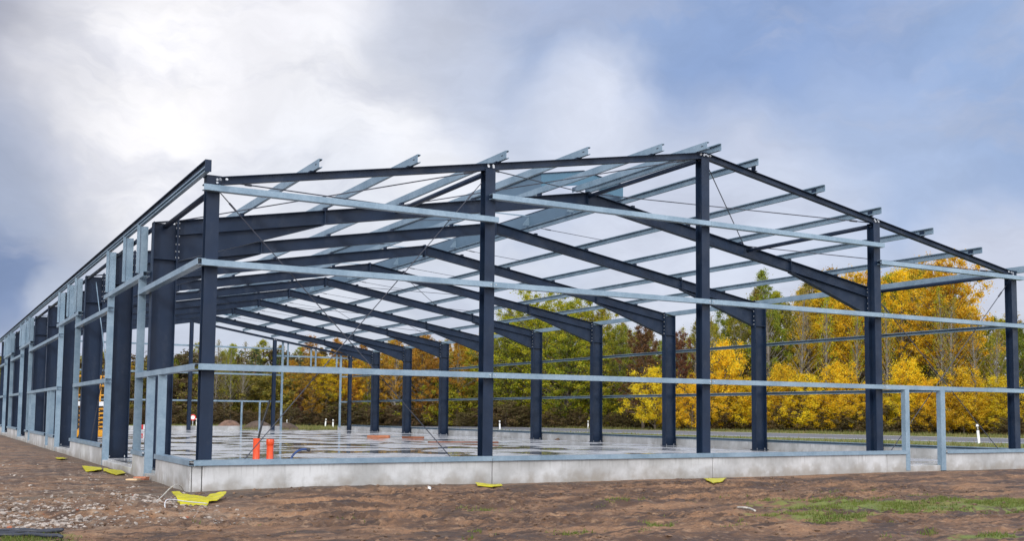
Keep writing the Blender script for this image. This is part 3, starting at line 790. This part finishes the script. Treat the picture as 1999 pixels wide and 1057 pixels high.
flat_sheet([(160, 913), (172, 913.5), (197, 914), (200, 917), (185, 920), (168, 919)], 'narrow yellow plastic scrap beside the first gate, the farther of two touching scraps', 2)
flat_sheet([(202, 915), (215, 918), (238, 921), (246, 925), (228, 928), (210, 924), (202, 920)], 'yellow plastic scrap by the nearest gate post with its pale underside turned up', 3)
flat_sheet([(108, 896.5), (124, 896), (132, 898), (121, 901), (110, 899)], 'small yellow plastic scrap farthest along the left wall', 4)
flat_sheet([(928, 949.5), (950, 948), (978, 948.5), (981, 951), (960, 953), (932, 953)], 'long thin yellow scrap under the first joint of the gable plinth', 5)
flat_sheet([(1374, 937), (1400, 936), (1418, 937), (1410, 942), (1392, 945), (1378, 941)], 'yellow leaf-shaped plastic scrap below the second gable plinth joint', 6)

def curve_thing(name, pts, r, m_, label, cat, n=8, k=6):
    P = [Vector(p) for p in pts]; q = []
    for i in range(len(P) - 1):
        a = P[max(i - 1, 0)]; b_ = P[i]; c = P[i + 1]; d = P[min(i + 2, len(P) - 1)]
        for j in range(k):
            t = j / k; q.append(.5 * ((2 * b_) + (-a + c) * t + (2 * a - 5 * b_ + 4 * c - d) * t * t + (-a + 3 * b_ - 3 * c + d) * t ** 3))
    q.append(P[-1]); mb = MB(); mb.tube(q, r, n); o = mb.build(name, m_, None, True); return tag(o, label, cat)
def gp(u, v, h=.02):
    q = rayplane(u, v, (0, 0, -.12), (0, 0, 1)); return (q.x, q.y, gh(q.x, q.y) + h)
q0 = Vector(gp(360, 961)); q1 = Vector(gp(300, 984))
arc = [q0, q0.lerp(q1, .2) + Vector((0, 0, .13)), q0.lerp(q1, .45) + Vector((0, 0, .14)), q0.lerp(q1, .75) + Vector((0, 0, .06)), q1]
curve_thing('rope', arc, .008, M_cable, 'pale rope arching out of the soil beside the hall corner', 'rope')
a_ = Vector(gp(322, 998)); b__ = Vector(gp(326, 991, .05)); c__ = Vector(poly[10]) + Vector((0, 0, .03))
curve_thing('cord', [a_, b__, b__.lerp(c__, .5), c__], .006, M_white, 'thin white cord running across the big yellow sheet', 'cord')
curve_thing('plastic_strip', [gp(1440, 987), gp(1452, 989, .04), gp(1463, 990, .03), gp(1474, 997, .02)], .014, M_cable, 'grey bent plastic strip lying beside the grass patch', 'plastic strip')
# cup by the plinth
mb = MB(); x, y, z = gp(838, 958, .0); mb.tube([(x, y, z), (x, y, z + .05), (x + .004, y, z + .085)], [.018, .024, .027], 12); mb.tube([(x, y, z + .083), (x + .004, y, z + .092)], .03, 12)
tag(mb.build('paper_cup', M_white, None, True), 'small white cup standing on soil at the gable plinth', 'cup')
# wood scraps near the door
for i, (u0, v0, u1, v1, m_, lab) in enumerate(((249, 941, 271, 942, M_wood, 'pale broken wood slat in front of the brown scraps near the door'), (264, 935, 288, 936, M_orange_d, 'reddish brown wood scrap lying uppermost beside the side door'), (270, 938, 286, 940, M_brown, 'dark brown wood chip lying lowest beside the side door'))):
    a = Vector(gp(u0, v0, .03)); b_ = Vector(gp(u1, v1, .045)); mb = MB(); mb.beam(a, b_, [(-.05, 0), (.05, 0), (.04, .02), (-.05, .025)])
    tag(mb.build('wood_scrap', m_), lab, 'wood scrap')
# conduit bundle at the lower left
cb = empty('conduit_bundle', (-3.0, -4.9, 0)); tag(cb, 'bundle of dark ribbed conduit lying on soil at the lower left', 'conduit')
for i in range(5):
    mb = MB(); pts = []
    for t in range(41):
        s = t / 40; ang = s * math.pi * 2 * .55 - .9 + i * .13
        if i < 3:
            u = -30 + 152 * s; v = 1034.5 + i * 4.2 + 2.5 * math.sin(s * 5 + i * 1.7) + (6 * max(0, s - .8) * i)
        else:
            u = -30 + (158 - i * 3) * s; v = 1037 + (i - 3) * 5 + 4 * math.sin(s * 4 + i)
        q = rayplane(u, v, (0, 0, -.10), (0, 0, 1)); pts.append((q.x + 3.0, q.y + 4.9, gh(q.x, q.y) + .035 + .012 * (i % 2)))
    mb.tube(pts, [.019 if k % 2 else .016 for k in range(41)], 10); mb.build('conduit', M_pipe, cb, True)

# pipes on the slab by the sill
def upright_pipe(x, y, h, collar, label):
    e = empty('drain_pipe', (x, y, 0)); tag(e, label, 'pipe', None)
    mb = MB(); n = 24; pr = [(0.002, .055), (h, .055), (h, .050), (h - .25, .050)]
    vs = [(math.cos(6.2832 * j / n) * r, math.sin(6.2832 * j / n) * r, z) for z, r in pr for j in range(n)]
    fs = [(i * n + j, i * n + (j + 1) % n, (i + 1) * n + (j + 1) % n, (i + 1) * n + j) for i in range(3) for j in range(n)]
    mb.add(vs, fs); mb.build('pipe_barrel', M_orange, e, True)
    if collar:
        mb = MB(); mb.tube([(0, 0, h - .10), (0, 0, h - .09), (0, 0, h - .005), (0, 0, h + .003)], [.056, .064, .064, .058], 24, 0, True); mb.build('socket_collar', M_orange, e, True)
    return e
upright_pipe(1.03, .5, .645, False, 'plain orange drain pipe standing up behind the gable sill, black bar in it')
upright_pipe(1.255, .5, .63, True, 'orange drain pipe with a wider socket collar, right of the plain one')
curve_thing('black_bar', [(1.035, .5, .50), (1.09, .5, .80), (1.16, .5, 1.03), (1.235, .5, 1.28)], .018, M_black, 'black bar leaning out of the plain orange pipe', 'bar')
curve_thing('blue_hose', [(1.58, .5, .02), (1.61, .5, .30), (1.70, .5, .42), (1.80, .5, .46), (1.87, .5, .46)], .018, M_blue, 'blue hose end curving up behind the gable sill', 'hose')
mb = MB(); mb.tube([(1.875, .5, .45), (1.89, .5, .452), (1.925, .5, .45), (1.935, .5, .448)], [.018, .03, .03, .02], 12); tag(mb.build('hose_cap', M_pipe, None, True), 'dark round cap plugged on the end of the blue hose', 'hose cap')

def plank(x, y, w_, d, h, rz, m_, name, label, cat):
    mb = MB(); mb.box(-w_/2, w_/2, -d/2, d/2, .002, h); 
    o = mb.build(name, m_); o.location = (x, y, 0); o.rotation_euler = (0, 0, rz); bv = o.modifiers.new('b', 'BEVEL'); bv.width = .008; return tag(o, label, cat)
plank(13.7, 26.6, .95, .5, .12, R(-30), M_orange_d, 'orange_board_pack', 'light orange board pack lying flat on the wet slab', 'board pack')
plank(14.85, 25.5, .95, .35, .085, R(-25), M_brown, 'brown_board_pack', 'brown board pack on the slab right of the orange one', 'board pack')
mb = MB(); p0 = rayplane(835, 864, (0, 0, .05), (0, 0, 1)); p1 = rayplane(973, 864.5, (0, 0, .05), (0, 0, 1)); mb.tube([p0, p0.lerp(p1, .5), p1], .028, 12)
tag(mb.build('pipe_length', M_brown, None, True), 'long rust orange pipe length lying across the slab', 'pipe')
for (u, v, r_, lab) in ((1093, 859, .17, 'small brown heap of dirt on the slab near the right wall'), (1795, 889, .12, 'small reddish dirt heap on the floor inside the gable doorway')):
    q = rayplane(u, v, (0, 0, 0.02), (0, 0, 1)); mb = MB(); vs = []; n = 14
    for i in range(6):
        for j in range(n):
            rr = r_ * (1 - i / 5.5) * (1 + .2 * math.sin(j * 2.3 + i)); vs.append((q.x + rr * 1.5 * math.cos(6.2832 * j / n), q.y + rr * math.sin(6.2832 * j / n), .002 + r_ * .5 * math.sin(i / 5 * 1.57)))
    mb.add(vs, [(i * n + j, i * n + (j + 1) % n, (i + 1) * n + (j + 1) % n, (i + 1) * n + j) for i in range(5) for j in range(n)] + [tuple(range(5 * n, 6 * n))])
    tag(mb.build('dirt_heap', M_clod if u < 1500 else M_brown, None, True), lab, 'dirt heap')
# barrier board inside, far left
e = empty('barrier_board', (6.8, 43.0, 0)); tag(e, 'red and white barrier board standing far back on the slab', 'barrier')
for i in range(3):
    mb = MB(); mb.box(-.25 + i * .22, -.03 + i * .22 - .001, -.012, .012, .1, .36); mb.build('board_stripe', [M_red, M_white][i % 2] if i != 2 else M_white, e)
mb = MB(); mb.box(-.2, -.16, -.12, .12, .002, .1); mb.box(.26, .30, -.12, .12, .002, .1); mb.build('foot', M_black, e)

# scissor lift ---------------------------------------------------------------
lf = empty('scissor_lift', (.95, 22.4, 0)); tag(lf, 'orange scissor lift with railed platform standing inside the left wall', 'scissor lift')
mb = MB(); mb.box(0, 1.45, 0, .75, .17, .42); mb.box(.1, 1.35, -.03, 0.0, .2, .36); mb.build('chassis', M_lift, lf).modifiers.new('b', 'BEVEL').width = .02
for x in (.22, 1.22):
    for y in (-.06, .70):
        mb = MB(); mb.tube([(x, y, .17), (x, y + .11, .17)], .168, 18); w_ = mb.build('wheel', M_black, lf, False)
        mb = MB(); mb.tube([(x, y - .006, .17), (x, y + .116, .17)], .08, 14); mb.build('hub', M_lift, w_)
mb = MB()
for i in range(5):
    z = .46 + i * .155
    for y in (.08, .60):
        mb.beam((.08, y, z), (1.36, y, z + .13), [(-.02, -.025), (.02, -.025), (.02, .025), (-.02, .025)]); mb.beam((1.36, y + .045, z), (.08, y + .045, z + .13), [(-.02, -.025), (.02, -.025), (.02, .025), (-.02, .025)])
    for x in (.08, .72, 1.36): mb.tube([(x, .06, z), (x, .68, z)], .018, 8)
mb.build('scissor_stack', M_lift, lf)
mb = MB(); mb.box(.05, 1.4, .12, .58, .44, 1.2); mb.build('drive_unit', M_black, lf)
mb = MB(); mb.box(-.02, 1.47, -.02, .77, 1.24, 1.40); mb.build('platform', M_white, lf).modifiers.new('b', 'BEVEL').width = .01
mb = MB()
for z in (1.62, 1.95, 2.28):
    for a, b_ in (((0, 0), (1.45, 0)), ((0, .75), (1.45, .75)), ((0, 0), (0, .75)), ((1.45, 0), (1.45, .75))): mb.tube([(a[0], a[1], z), (b_[0], b_[1], z)], .022, 8)
for x in (0, .36, .72, 1.08, 1.45):
    for y in (0, .75): mb.tube([(x, y, 1.38), (x, y, 2.29)], .024, 8)
mb.box(.95, 1.15, -.04, -.005, 1.5, 1.95)
mb.build('guard_rail', M_lift, lf)

# roadside delineator posts ------------------------------------------------
def delineator(x, y, h, lean, label, grp=None, z=-.2):
    e = empty('delineator_post', (x, y, z)); e.rotation_euler = (R(lean[1]), R(lean[0]), R(-30)); tag(e, label, 'road marker post', grp)
    def sect(z0, z1, s): return [(-.06*s, -.05*s), (.06*s, -.05*s), (.05*s, .03*s), (0, .06*s), (-.05*s, .03*s)]
    mb = MB(); mb.prism([(a, b_, 0) for a, b_ in sect(0, 0, 1)], (0, 0, h * .68)); mb.build('post_body', M_white, e)
    mb = MB(); mb.prism([(a, b_, h * .681) for a, b_ in sect(0, 0, 1.02)], (0, 0, h * .2)); mb.build('black_band', M_black, e)
    mb = MB(); mb.prism([(a, b_, h * .882) for a, b_ in sect(0, 0, 1)], (-.0, 0, h * .118)); mb.build('post_cap', M_white, e)
    mb = MB(); mb.box(-.02, .02, -.058, -.052, h * .71, h * .85); mb.build('reflector', M_cable, e)
def gat(u, v):
    q = rayplane(u, v, (0, 0, -.19), (0, 0, 1)); return q.x, q.y
x, y = gat(1911, 866); delineator(x, y, .98, (-5, 0), 'nearest white road marker post, leaning, seen through the right gable bay')
G_ = 'white marker posts along the road'
for u, v, h, lean, lab in ((1148, 837, .75, (0, 0), 'upright white marker post against dark bushes at the big green tree'), (976, 839, .75, (-3, 0), 'white marker post just right of the second gable column'), (650, 836, .72, (0, 0), 'lower of the two close marker posts by the far gate'), (635, 833, .72, (5, 0), 'upper of the two close marker posts by the far gate'), (560, 833, .6, (0, 0), 'marker post at the left edge of the far gateway'), (516, 830, .6, (0, 0), 'marker post rising behind the dark soil heap'), (490, 829, .6, (0, 0), 'marker post between the brown and dark soil heaps'), (385, 836, .75, (-6, 0), 'leaning marker post right beside the round road sign')):
    x, y = gat(u, v); delineator(x, y, h, lean, lab, G_)
# round sign
x, y = gat(376, 834); e = empty('road_sign', (x, y, -.2), R(-20)); tag(e, 'small round red and white road sign beyond the slab', 'road sign')
mb = MB(); mb.tube([(0, .02, 0), (0, .02, .95)], .03, 8); mb.build('sign_post', M_bolt, e)
mb = MB(); mb.tube([(0, 0, .80), (0, -.02, .80)], .26, 24); s_ = mb.build('sign_disc', M_red, e)
mb = MB(); mb.tube([(0, -.022, .80), (0, -.03, .80)], .17, 24); mb.build('sign_centre', M_white, s_)
# soil heaps beyond the far gable
def heap(u, v, wpx, h, m_, label, D_=62):
    q = rayplane(u, v, (0, D_, 0), (0, 1, 0)); dist = (q - Vector((-3.7, -16.6, 1))).length; wd = wpx * dist / 2052
    n = 36; mb = MB(); vs = []; r_ = random.Random(int(u))
    for i in range(9):
        for j in range(n):
            rr = wd / 2 * (1 - i / 8.4); a = 6.2832 * j / n
            rr *= 1 + .22 * float(fbm(np.array([u + 3 * math.cos(a)]), np.array([3 * math.sin(a) + i * .3]), 1.0, 3)[0]) * 2
            vs.append((q.x + rr * math.cos(a), D_ + rr * math.sin(a), -.3 + (h + .3) * math.sin(i / 8 * 1.57) + r_.random() * .05))
    mb.add(vs, [(i * n + j, i * n + (j + 1) % n, (i + 1) * n + (j + 1) % n, (i + 1) * n + j) for i in range(8) for j in range(n)] + [tuple(range(8 * n, 9 * n))])
    tag(mb.build('soil_heap', m_, None, True), label, 'soil heap')
M_heap2 = simple('brown_heap_soil', (.17, .10, .07), .9, 0, .35, 3, .5, 12)
M_heap1 = simple('dark_heap_soil', (.085, .058, .042), .9, 0, .35, 3, .5, 12)
heap(448, 836, 60, .46, M_heap2, 'reddish brown heap of soil left of the far door')
heap(505, 836, 66, .42, M_heap1, 'dark brown heap of soil behind the far door posts')
heap(557, 838, 62, .33, M_heap1, 'low dark soil heap ending at the far gateway', 58)

# ================================================================== TREES
def leaf_mesh(centers, radii, per, size, rr, mtl, droop=0.0, squash=.8):
    n = len(centers) * per
    c = np.repeat(np.array(centers), per, 0); r = np.repeat(np.array(radii), per)[:, None]
    d = rr.normal(size=(n, 3)); d /= np.linalg.norm(d, axis=1)[:, None]
    p = c + d * r * (np.abs(rr.normal(size=(n, 1))) * .62 + .08) * np.array([1, 1, squash])
    if droop: p[:, 2] -= droop * rr.rand(n) * r[:, 0]
    a = rr.normal(size=(n, 3)); a /= np.linalg.norm(a, axis=1)[:, None]
    b_ = np.cross(a, rr.normal(size=(n, 3))); b_ /= np.linalg.norm(b_, axis=1)[:, None]
    s = size * (.55 + .9 * rr.rand(n, 1))
    v = np.stack([p - a * s, p + b_ * s * .55, p + a * s, p - b_ * s * .55], 1).reshape(-1, 3)
    me = bpy.data.meshes.new('crown'); me.vertices.add(len(v)); me.vertices.foreach_set('co', v.astype(np.float32).ravel())
    me.loops.add(n * 4); me.loops.foreach_set('vertex_index', np.arange(n * 4, dtype=np.int32))
    me.polygons.add(n); me.polygons.foreach_set('loop_start', np.arange(0, n * 4, 4, dtype=np.int32)); me.update()
    me.materials.append(mtl); return me
def make_tree(kind, seed, h, wd, leaf, bark, thin=1.0, per=34, size=.15):
    per = int(per * thin)
    rr = np.random.RandomState(seed); t = MB()
    lean = (rr.rand(2) - .5) * h * .06
    tp = lambda s: np.array([lean[0] * s * s + .06 * math.sin(s * 5 + seed), lean[1] * s * s + .06 * math.cos(s * 4 + seed), h * s])
    r0 = h * (.016 if kind != 'bush' else .012) * (.6 if thin < .5 else 1)
    top = .96 if kind in ('pine', 'birch') else .86
    t.tube([tp(s * top) for s in np.linspace(0, 1, 9)], [r0 * (1 - .88 * s) + .01 for s in np.linspace(0, 1, 9)], 7)
    cs = []; rs_ = []
    def env(s):  # crown radius at relative height
        if kind == 'pine': return wd * (0 if s < .38 else (1 - ((s - .38) / .62) ** 1.4) * .8 + .12)
        if kind == 'birch': return wd * max(.08, math.sin(min(1, max(0, (s - .16) / .84)) ** .75 * math.pi * .96)) * .8 if s > .16 else 0
        if kind == 'bush': return wd * math.sqrt(max(0.02, 1 - ((s - .38) / .64) ** 2))
        return wd * (math.sin(min(1, max(0, (s - .12) / .88)) ** .7 * math.pi * .97) ** .6 if s > .12 else 0)
    nb = {'pine': 60, 'birch': 80, 'bush': 60, 'broad': 110}[kind]
    for i in range(nb):
        lo = {'pine': .42, 'birch': .30, 'bush': .13 if leaf is L_yel else .03, 'broad': .42 if leaf in (L_yel, L_gold) else .14}[kind]
        s = lo + (1 - lo) * (i + rr.rand()) / nb
        a = i * 2.39996 + rr.rand() * .7; R_ = env(s) * (.35 + .75 * rr.rand()) * (1 + .28 * math.sin(a * 2 + seed) * math.cos(s * 9 + seed))
        b0 = tp(max(.04, s - (.10 if kind != 'pine' else .01)) * top)
        rise = {'pine': .02, 'birch': .35, 'bush': .3, 'broad': .25}[kind]
        e_ = tp(s) + np.array([math.cos(a) * R_, math.sin(a) * R_, R_ * rise * (.5 - (0 if kind == 'pine' else .4 * rr.rand()))])
        mid = (b0 + e_) / 2 + np.array([0, 0, .06 * R_])
        rb = max(.012, r0 * .32 * (1 - s) + .012)
        t.tube([b0, mid, e_], [rb, rb * .7, rb * .35], 4, 0, False)
        cr = {'pine': .34, 'birch': .42, 'bush': .48, 'broad': .56}[kind] * (h / 12 if kind != 'bush' else h / 4.5) * (.45 + .65 * rr.rand())
        cs.append(e_); rs_.append(cr)
        if kind in ('broad', 'bush'): cs.append(mid + rr.normal(size=3) * .25 * cr); rs_.append(cr * .75)
    if kind in ('pine', 'birch'): cs.append(tp(1.0)); rs_.append(.28 * h / 12)
    root = empty('tree', (0, 0, 0))
    tr = t.build('trunk', bark, root)
    cm_ = leaf_mesh(cs, rs_, per, size, rr, leaf, {'birch': .9}.get(kind, 0), .5 if kind == 'pine' else .8)
    cr_ = bpy.data.objects.new('crown', cm_); COL.objects.link(cr_); cr_.parent = root
    root['_h'] = h
    return root
TREES = {}
specs = {
 'yellow_birch': [('birch', 1, 13, 2.5, L_gold, M_birch), ('birch', 2, 13, 2.9, L_gold, M_bark), ('broad', 3, 12, 3.0, L_yel, M_bark)],
 'yellow_tree': [('broad', 4, 12, 3.2, L_yel, M_bark), ('birch', 5, 13, 2.8, L_yel, M_bark)],
 'olive_birch': [('birch', 6, 13, 2.6, L_yg, M_birch), ('birch', 7, 13, 2.4, L_olive, M_birch), ('birch', 21, 12.5, 3.0, L_yg, M_bark)],
 'green_birch': [('birch', 8, 13, 2.4, L_green, M_birch)],
 'green_tree': [('broad', 9, 12, 4.2, L_yg, M_bark), ('broad', 10, 12, 3.8, L_green, M_bark)],
 'pine_tree': [('pine', 11, 12, 1.9, L_pine, M_pine_bark), ('pine', 12, 12, 2.2, L_pine, M_pine_bark)],
 'orange_tree': [('birch', 13, 12, 2.7, L_or, M_birch), ('broad', 14, 11, 3.0, L_or, M_bark)],
 'copper_tree': [('broad', 15, 10, 2.9, L_red, M_bark)],
 'yellow_bush': [('bush', 16, 4.6, 1.9, L_yel, M_bark), ('bush', 17, 4.4, 2.2, L_yel, M_bark)],
 'olive_bush': [('bush', 18, 3.4, 1.9, L_olive, M_bark), ('bush', 19, 3.2, 2.1, L_dead, M_bark)],
 'bare_birch': [('birch', 31, 13, 1.9, L_olive, M_birch, .16), ('birch', 32, 13, 1.6, L_yg, M_birch, .2)],
 'green_bush': [('bush', 20, 3.2, 1.9, L_yg, M_bark)],
}
for k, lst in specs.items():
    TREES[k] = [make_tree(*s, per=(170 if s[0] in ('broad', 'bush') else 180), size={'pine': .06, 'bush': .048, 'birch': .058, 'broad': .062}[s[0]]) for s in lst]
USED = set(); rt = random.Random(42)
INFO = {
 'yellow_birch': ('golden yellow birch-like tree in the autumn wood beyond the road', 'tree', 'golden trees in the wood beyond the road'),
 'yellow_tree': ('bright yellow broad-crowned tree in the autumn wood beyond the road', 'tree', 'bright yellow trees in the wood beyond the road'),
 'olive_birch': ('slender olive green tree turning yellow in the wood beyond the road', 'tree', 'olive green trees in the wood beyond the road'),
 'green_birch': ('slender mid green tree in the wood beyond the road', 'tree', 'green trees in the wood beyond the road'),
 'green_tree': ('broad green tree turning yellow at its edges beyond the road', 'tree', 'broad green trees beyond the road'),
 'pine_tree': ('dark green pine with bare reddish trunk behind the far gable', 'pine tree', 'dark pines in the wood beyond the road'),
 'orange_tree': ('orange brown autumn tree in the wood behind the far gable', 'tree', 'orange brown trees beyond the road'),
 'copper_tree': ('dark red brown copper-leaved tree beside the big green tree', 'tree', 'copper-leaved trees beyond the road'),
 'bare_birch': ('slender pale-trunked birch with thin sparse foliage at the edge of the wood', 'tree', 'sparse pale-trunked birches along the wood edge'),
 'yellow_bush': ('low bright yellow young tree at the front edge of the wood', 'bush', 'bright yellow bushes edging the wood'),
 'olive_bush': ('low dull brown green bush filling the foot of the wood', 'bush', 'brown green undergrowth bushes at the foot of the wood'),
 'green_bush': ('low fresh green bush at the foot of the wood', 'bush', 'fresh green bushes at the foot of the wood'),
}
def horizon(u): return 811 + (u - 1000) * .0089
def plant(kind, u, depth, top, wscale=1.0, label=None, var=None):
    """u: bearing (as an image column) and depth along the view give the place; top gives the real height"""
    lat = (u - 1030.55) / 2051.83 * depth
    x = -3.756 + .866 * lat + .5 * depth; y = -16.594 - .5 * lat + .866 * depth
    h = 1.27 + depth * (horizon(u) - top) / 2051.83
    protos = TREES[kind]; p = protos[var % len(protos)] if var is not None else rt.choice(protos)
    if id(p) in USED: o = copy_tree(p)
    else: o = p; USED.add(id(p))
    s = h / p['_h']
    o.location = (x, y, -.22); o.scale = (s * wscale, s * wscale, s); o.rotation_euler = (0, 0, rt.random() * 6.28)
    nm, cat, grp = INFO[kind]
    o.name = {'yellow_bush': 'yellow_bush', 'olive_bush': 'undergrowth_bush', 'green_bush': 'green_bush'}.get(kind, kind)
    tag(o, label or nm, cat, grp if not label else None)
    if label and 'group' in o: del o['group']
    return o
def topy(u):
    P = [(-260, 690), (0, 690), (190, 690), (330, 688), (420, 658), (500, 662), (560, 668), (620, 652), (700, 668), (760, 648), (830, 640), (900, 636), (960, 640), (1010, 600), (1060, 568), (1150, 580), (1220, 618), (1290, 628), (1340, 622), (1400, 600), (1450, 560), (1500, 540), (1560, 545), (1620, 525), (1700, 525), (1760, 520), (1830, 505), (1870, 540), (1900, 590), (1930, 610), (1999, 600), (2100, 560), (2300, 560)]
    for (a, b_), (c, d) in zip(P[:-1], P[1:]):
        if a <= u <= c: return b_ + (d - b_) * (u - a) / (c - a)
    return 600
row = 0
def kinds(u):
    if u < 330: return ['olive_birch', 'orange_tree', 'pine_tree', 'green_birch']
    if u < 590: return ['pine_tree', 'olive_birch', 'olive_birch', 'green_birch']
    if u < 720: return ['orange_tree', 'orange_tree', 'pine_tree', 'yellow_birch']
    if u < 860: return ['orange_tree', 'orange_tree', 'yellow_birch', 'olive_birch']
    if u < 975: return ['olive_birch', 'yellow_birch', 'green_birch', 'orange_tree']
    if u < 1240: return ['green_tree', 'olive_birch', 'green_birch']
    if u < 1440: return ['olive_birch', 'olive_birch', 'green_birch', 'green_tree']
    if u < 1570: return ['green_birch', 'olive_birch', 'olive_birch']
    if u < 1900: return ['yellow_birch', 'yellow_tree', 'olive_birch'] if row < 1 else ['olive_birch', 'green_birch', 'olive_birch', 'yellow_birch']
    return ['green_birch', 'olive_birch', 'green_birch', 'yellow_birch']
def frontd(u):  # depth of the wood's edge along the view for each bearing
    return 112 - 26 * max(0, min(1, (u - 1000) / 1000)) - 10 * max(0, min(1, (700 - u) / 700))
# back rows
for row in range(3):
    u = -230 + row * 17
    while u < 2260:
        D_ = frontd(u) + 16 - row * 5.0 + rt.uniform(-1.5, 1.5)
        tp_ = topy(min(max(u, -259), 2299)) + (rt.uniform(6, 34) if row == 0 else rt.uniform(-8, 34) + row * 8)
        plant(rt.choice(kinds(u)), u, D_, tp_, rt.uniform(.95, 1.3))
        u += rt.uniform(38, 60) if u > 0 else 80
# undergrowth rows
u = -150
while u < 2150:
    plant(rt.choice(['olive_bush', 'olive_bush', 'olive_bush', 'green_bush'] if u < 1250 else ['olive_bush', 'olive_bush', 'yellow_bush']), u, frontd(u) + rt.uniform(0, 3), horizon(u) - rt.uniform(45, 85), rt.uniform(1.0, 1.5)); u += rt.uniform(26, 40)
u = -140
while u < 2150:
    plant(rt.choice(['olive_bush', 'olive_bush', 'olive_bush']), u, frontd(u) + 9 + rt.uniform(0, 3), horizon(u) - rt.uniform(70, 120), rt.uniform(1.2, 1.6)); u += rt.uniform(34, 50)
# low dead undergrowth along the very edge
u = -120
while u < 2140:
    plant('olive_bush', u, frontd(u) - rt.uniform(2, 5), horizon(u) - rt.uniform(0, 26), rt.uniform(1.4, 2.2), None, 1); u += rt.uniform(26, 52)
# trees that stand out
plant('green_tree', 1055, frontd(1055) - 1, 566, 1.15, 'biggest tree of the green group, a broad yellow-green crown left of centre in the wood', 0)
plant('green_tree', 1118, frontd(1118) - 2, 576, 1.25, 'wide yellow-green crown filling the gap right of the biggest tree', 0)
plant('green_tree', 1008, frontd(1008) - 1, 603, 1.1, 'yellow-green crown left of the biggest green tree', 0)
plant('green_tree', 1210, frontd(1210) - 1, 640, 1.0, 'lower green crown touching the left side of the copper tree', 1)
plant('green_tree', 1165, frontd(1165) - 1, 590, 1.0, 'broad green crown just left of the copper-leaved tree', 0)
plant('green_tree', 1110, frontd(1110) - 3, 655, 1.1, 'shorter dark green crown between the two broad green trees', 1)
plant('green_tree', 1000, frontd(1000) - 2, 640, 1.0, 'green crown at the left flank of the biggest green tree', 1)
plant('copper_tree', 1256, frontd(1262) - 6, 636, 1.0, 'dark red brown copper-leaved tree, darkest crown of the wood', 0)
plant('copper_tree', 1326, frontd(1322) - 5, 652, .8, 'smaller dark copper-leaved crown behind the third right-hand column', 0)
plant('copper_tree', 590, frontd(590) - 2, 760, .8, 'low dark reddish tree at the foot of the orange trees behind the far gate', 0)
plant('green_birch', 1502, frontd(1502) + 2, 528, .95, 'tall thin green birch rising above its neighbours', 0)
plant('yellow_tree', 1850, frontd(1850) + 1, 503, 1.1, 'tallest bright yellow tree with a wide crown in the right gable bay', 0)
plant('yellow_tree', 1760, frontd(1760) + 3, 528, 1.0, 'bright yellow crown just right of the fourth gable column', 1)
plant('yellow_tree', 1690, frontd(1690) + 3, 530, 1.0, 'bright yellow crown just left of the fourth gable column', 0)
plant('orange_tree', 745, frontd(745) - 1, 690, 1.1, 'bright orange crown behind the far right corner column', 1)
for u, top in ((575, 705), (612, 690), (668, 675), (690, 730), (712, 665), (772, 660), (800, 690), (826, 655), (850, 700), (895, 660)):
    plant('orange_tree', u, frontd(u) - rt.uniform(0, 3), top, 1.15)
plant('yellow_birch', 640, frontd(640) - 2, 700, 1.2, 'golden tree seen through the far gateway', 2)
plant('yellow_birch', 700, frontd(700) - 2, 705, 1.1, 'golden tree beside the far gate post', 2)
for u, top, ws, lab in ((1280, 722, 1.0, 'leftmost bright yellow bush, under the copper tree'), (1352, 745, 1.0, None), (1418, 672, 1.0, 'tallest yellow bush, between third gable column and second frame column'), (1462, 740, 1.1, None), (1525, 715, 1.0, None), (1572, 735, 1.1, None), (1640, 712, 1.1, 'yellow bush just left of the first frame column'), (1690, 750, 1.0, None), (1745, 745, 1.0, None), (1775, 706, 1.0, 'yellow bush directly behind the left gable door post'), (1850, 770, 1.2, None), (1880, 722, .9, None), (1960, 738, 1.1, None), (2040, 740, 1.1, None), (1316, 760, .9, None), (1390, 755, 1.3, None), (1490, 775, 1.4, None), (1605, 770, 1.3, None), (1715, 785, 1.4, None), (1815, 745, .8, None), (1920, 778, 1.3, None)):
    plant('yellow_bush', u, frontd(u) - (9 if u < 1360 else 4), top, ws * (.8 if top < 720 else 1.0), lab)
for u, top in ((424, 664), (452, 672), (440, 690), (476, 668), (790, 690), (868, 665), (1338, 640), (1385, 612), (1566, 560), (1612, 575), (1672, 600), (1735, 590), (1842, 560), (1856, 585), (1905, 610), (1945, 640), (655, 700), (720, 690)):
    plant('bare_birch', u, frontd(u) - rt.uniform(0, 3), top, 1.0)
for u, top in ((400, 800), (870, 745), (945, 790), (1075, 790), (1010, 780), (1130, 785), (1190, 770), (722, 770)):
    plant('green_bush', u, frontd(u) - 2, top, 1.1)
for k, lst in TREES.items():
    for p in lst:
        if '_h' in p: pass
for o in list(bpy.data.objects):
    if '_h' in o: del o['_h']
for o in list(bpy.data.objects):
    if o.parent is None and o.type == 'EMPTY' and not o.get('label'):
        for ch in list(o.children): bpy.data.objects.remove(ch)
        bpy.data.objects.remove(o)
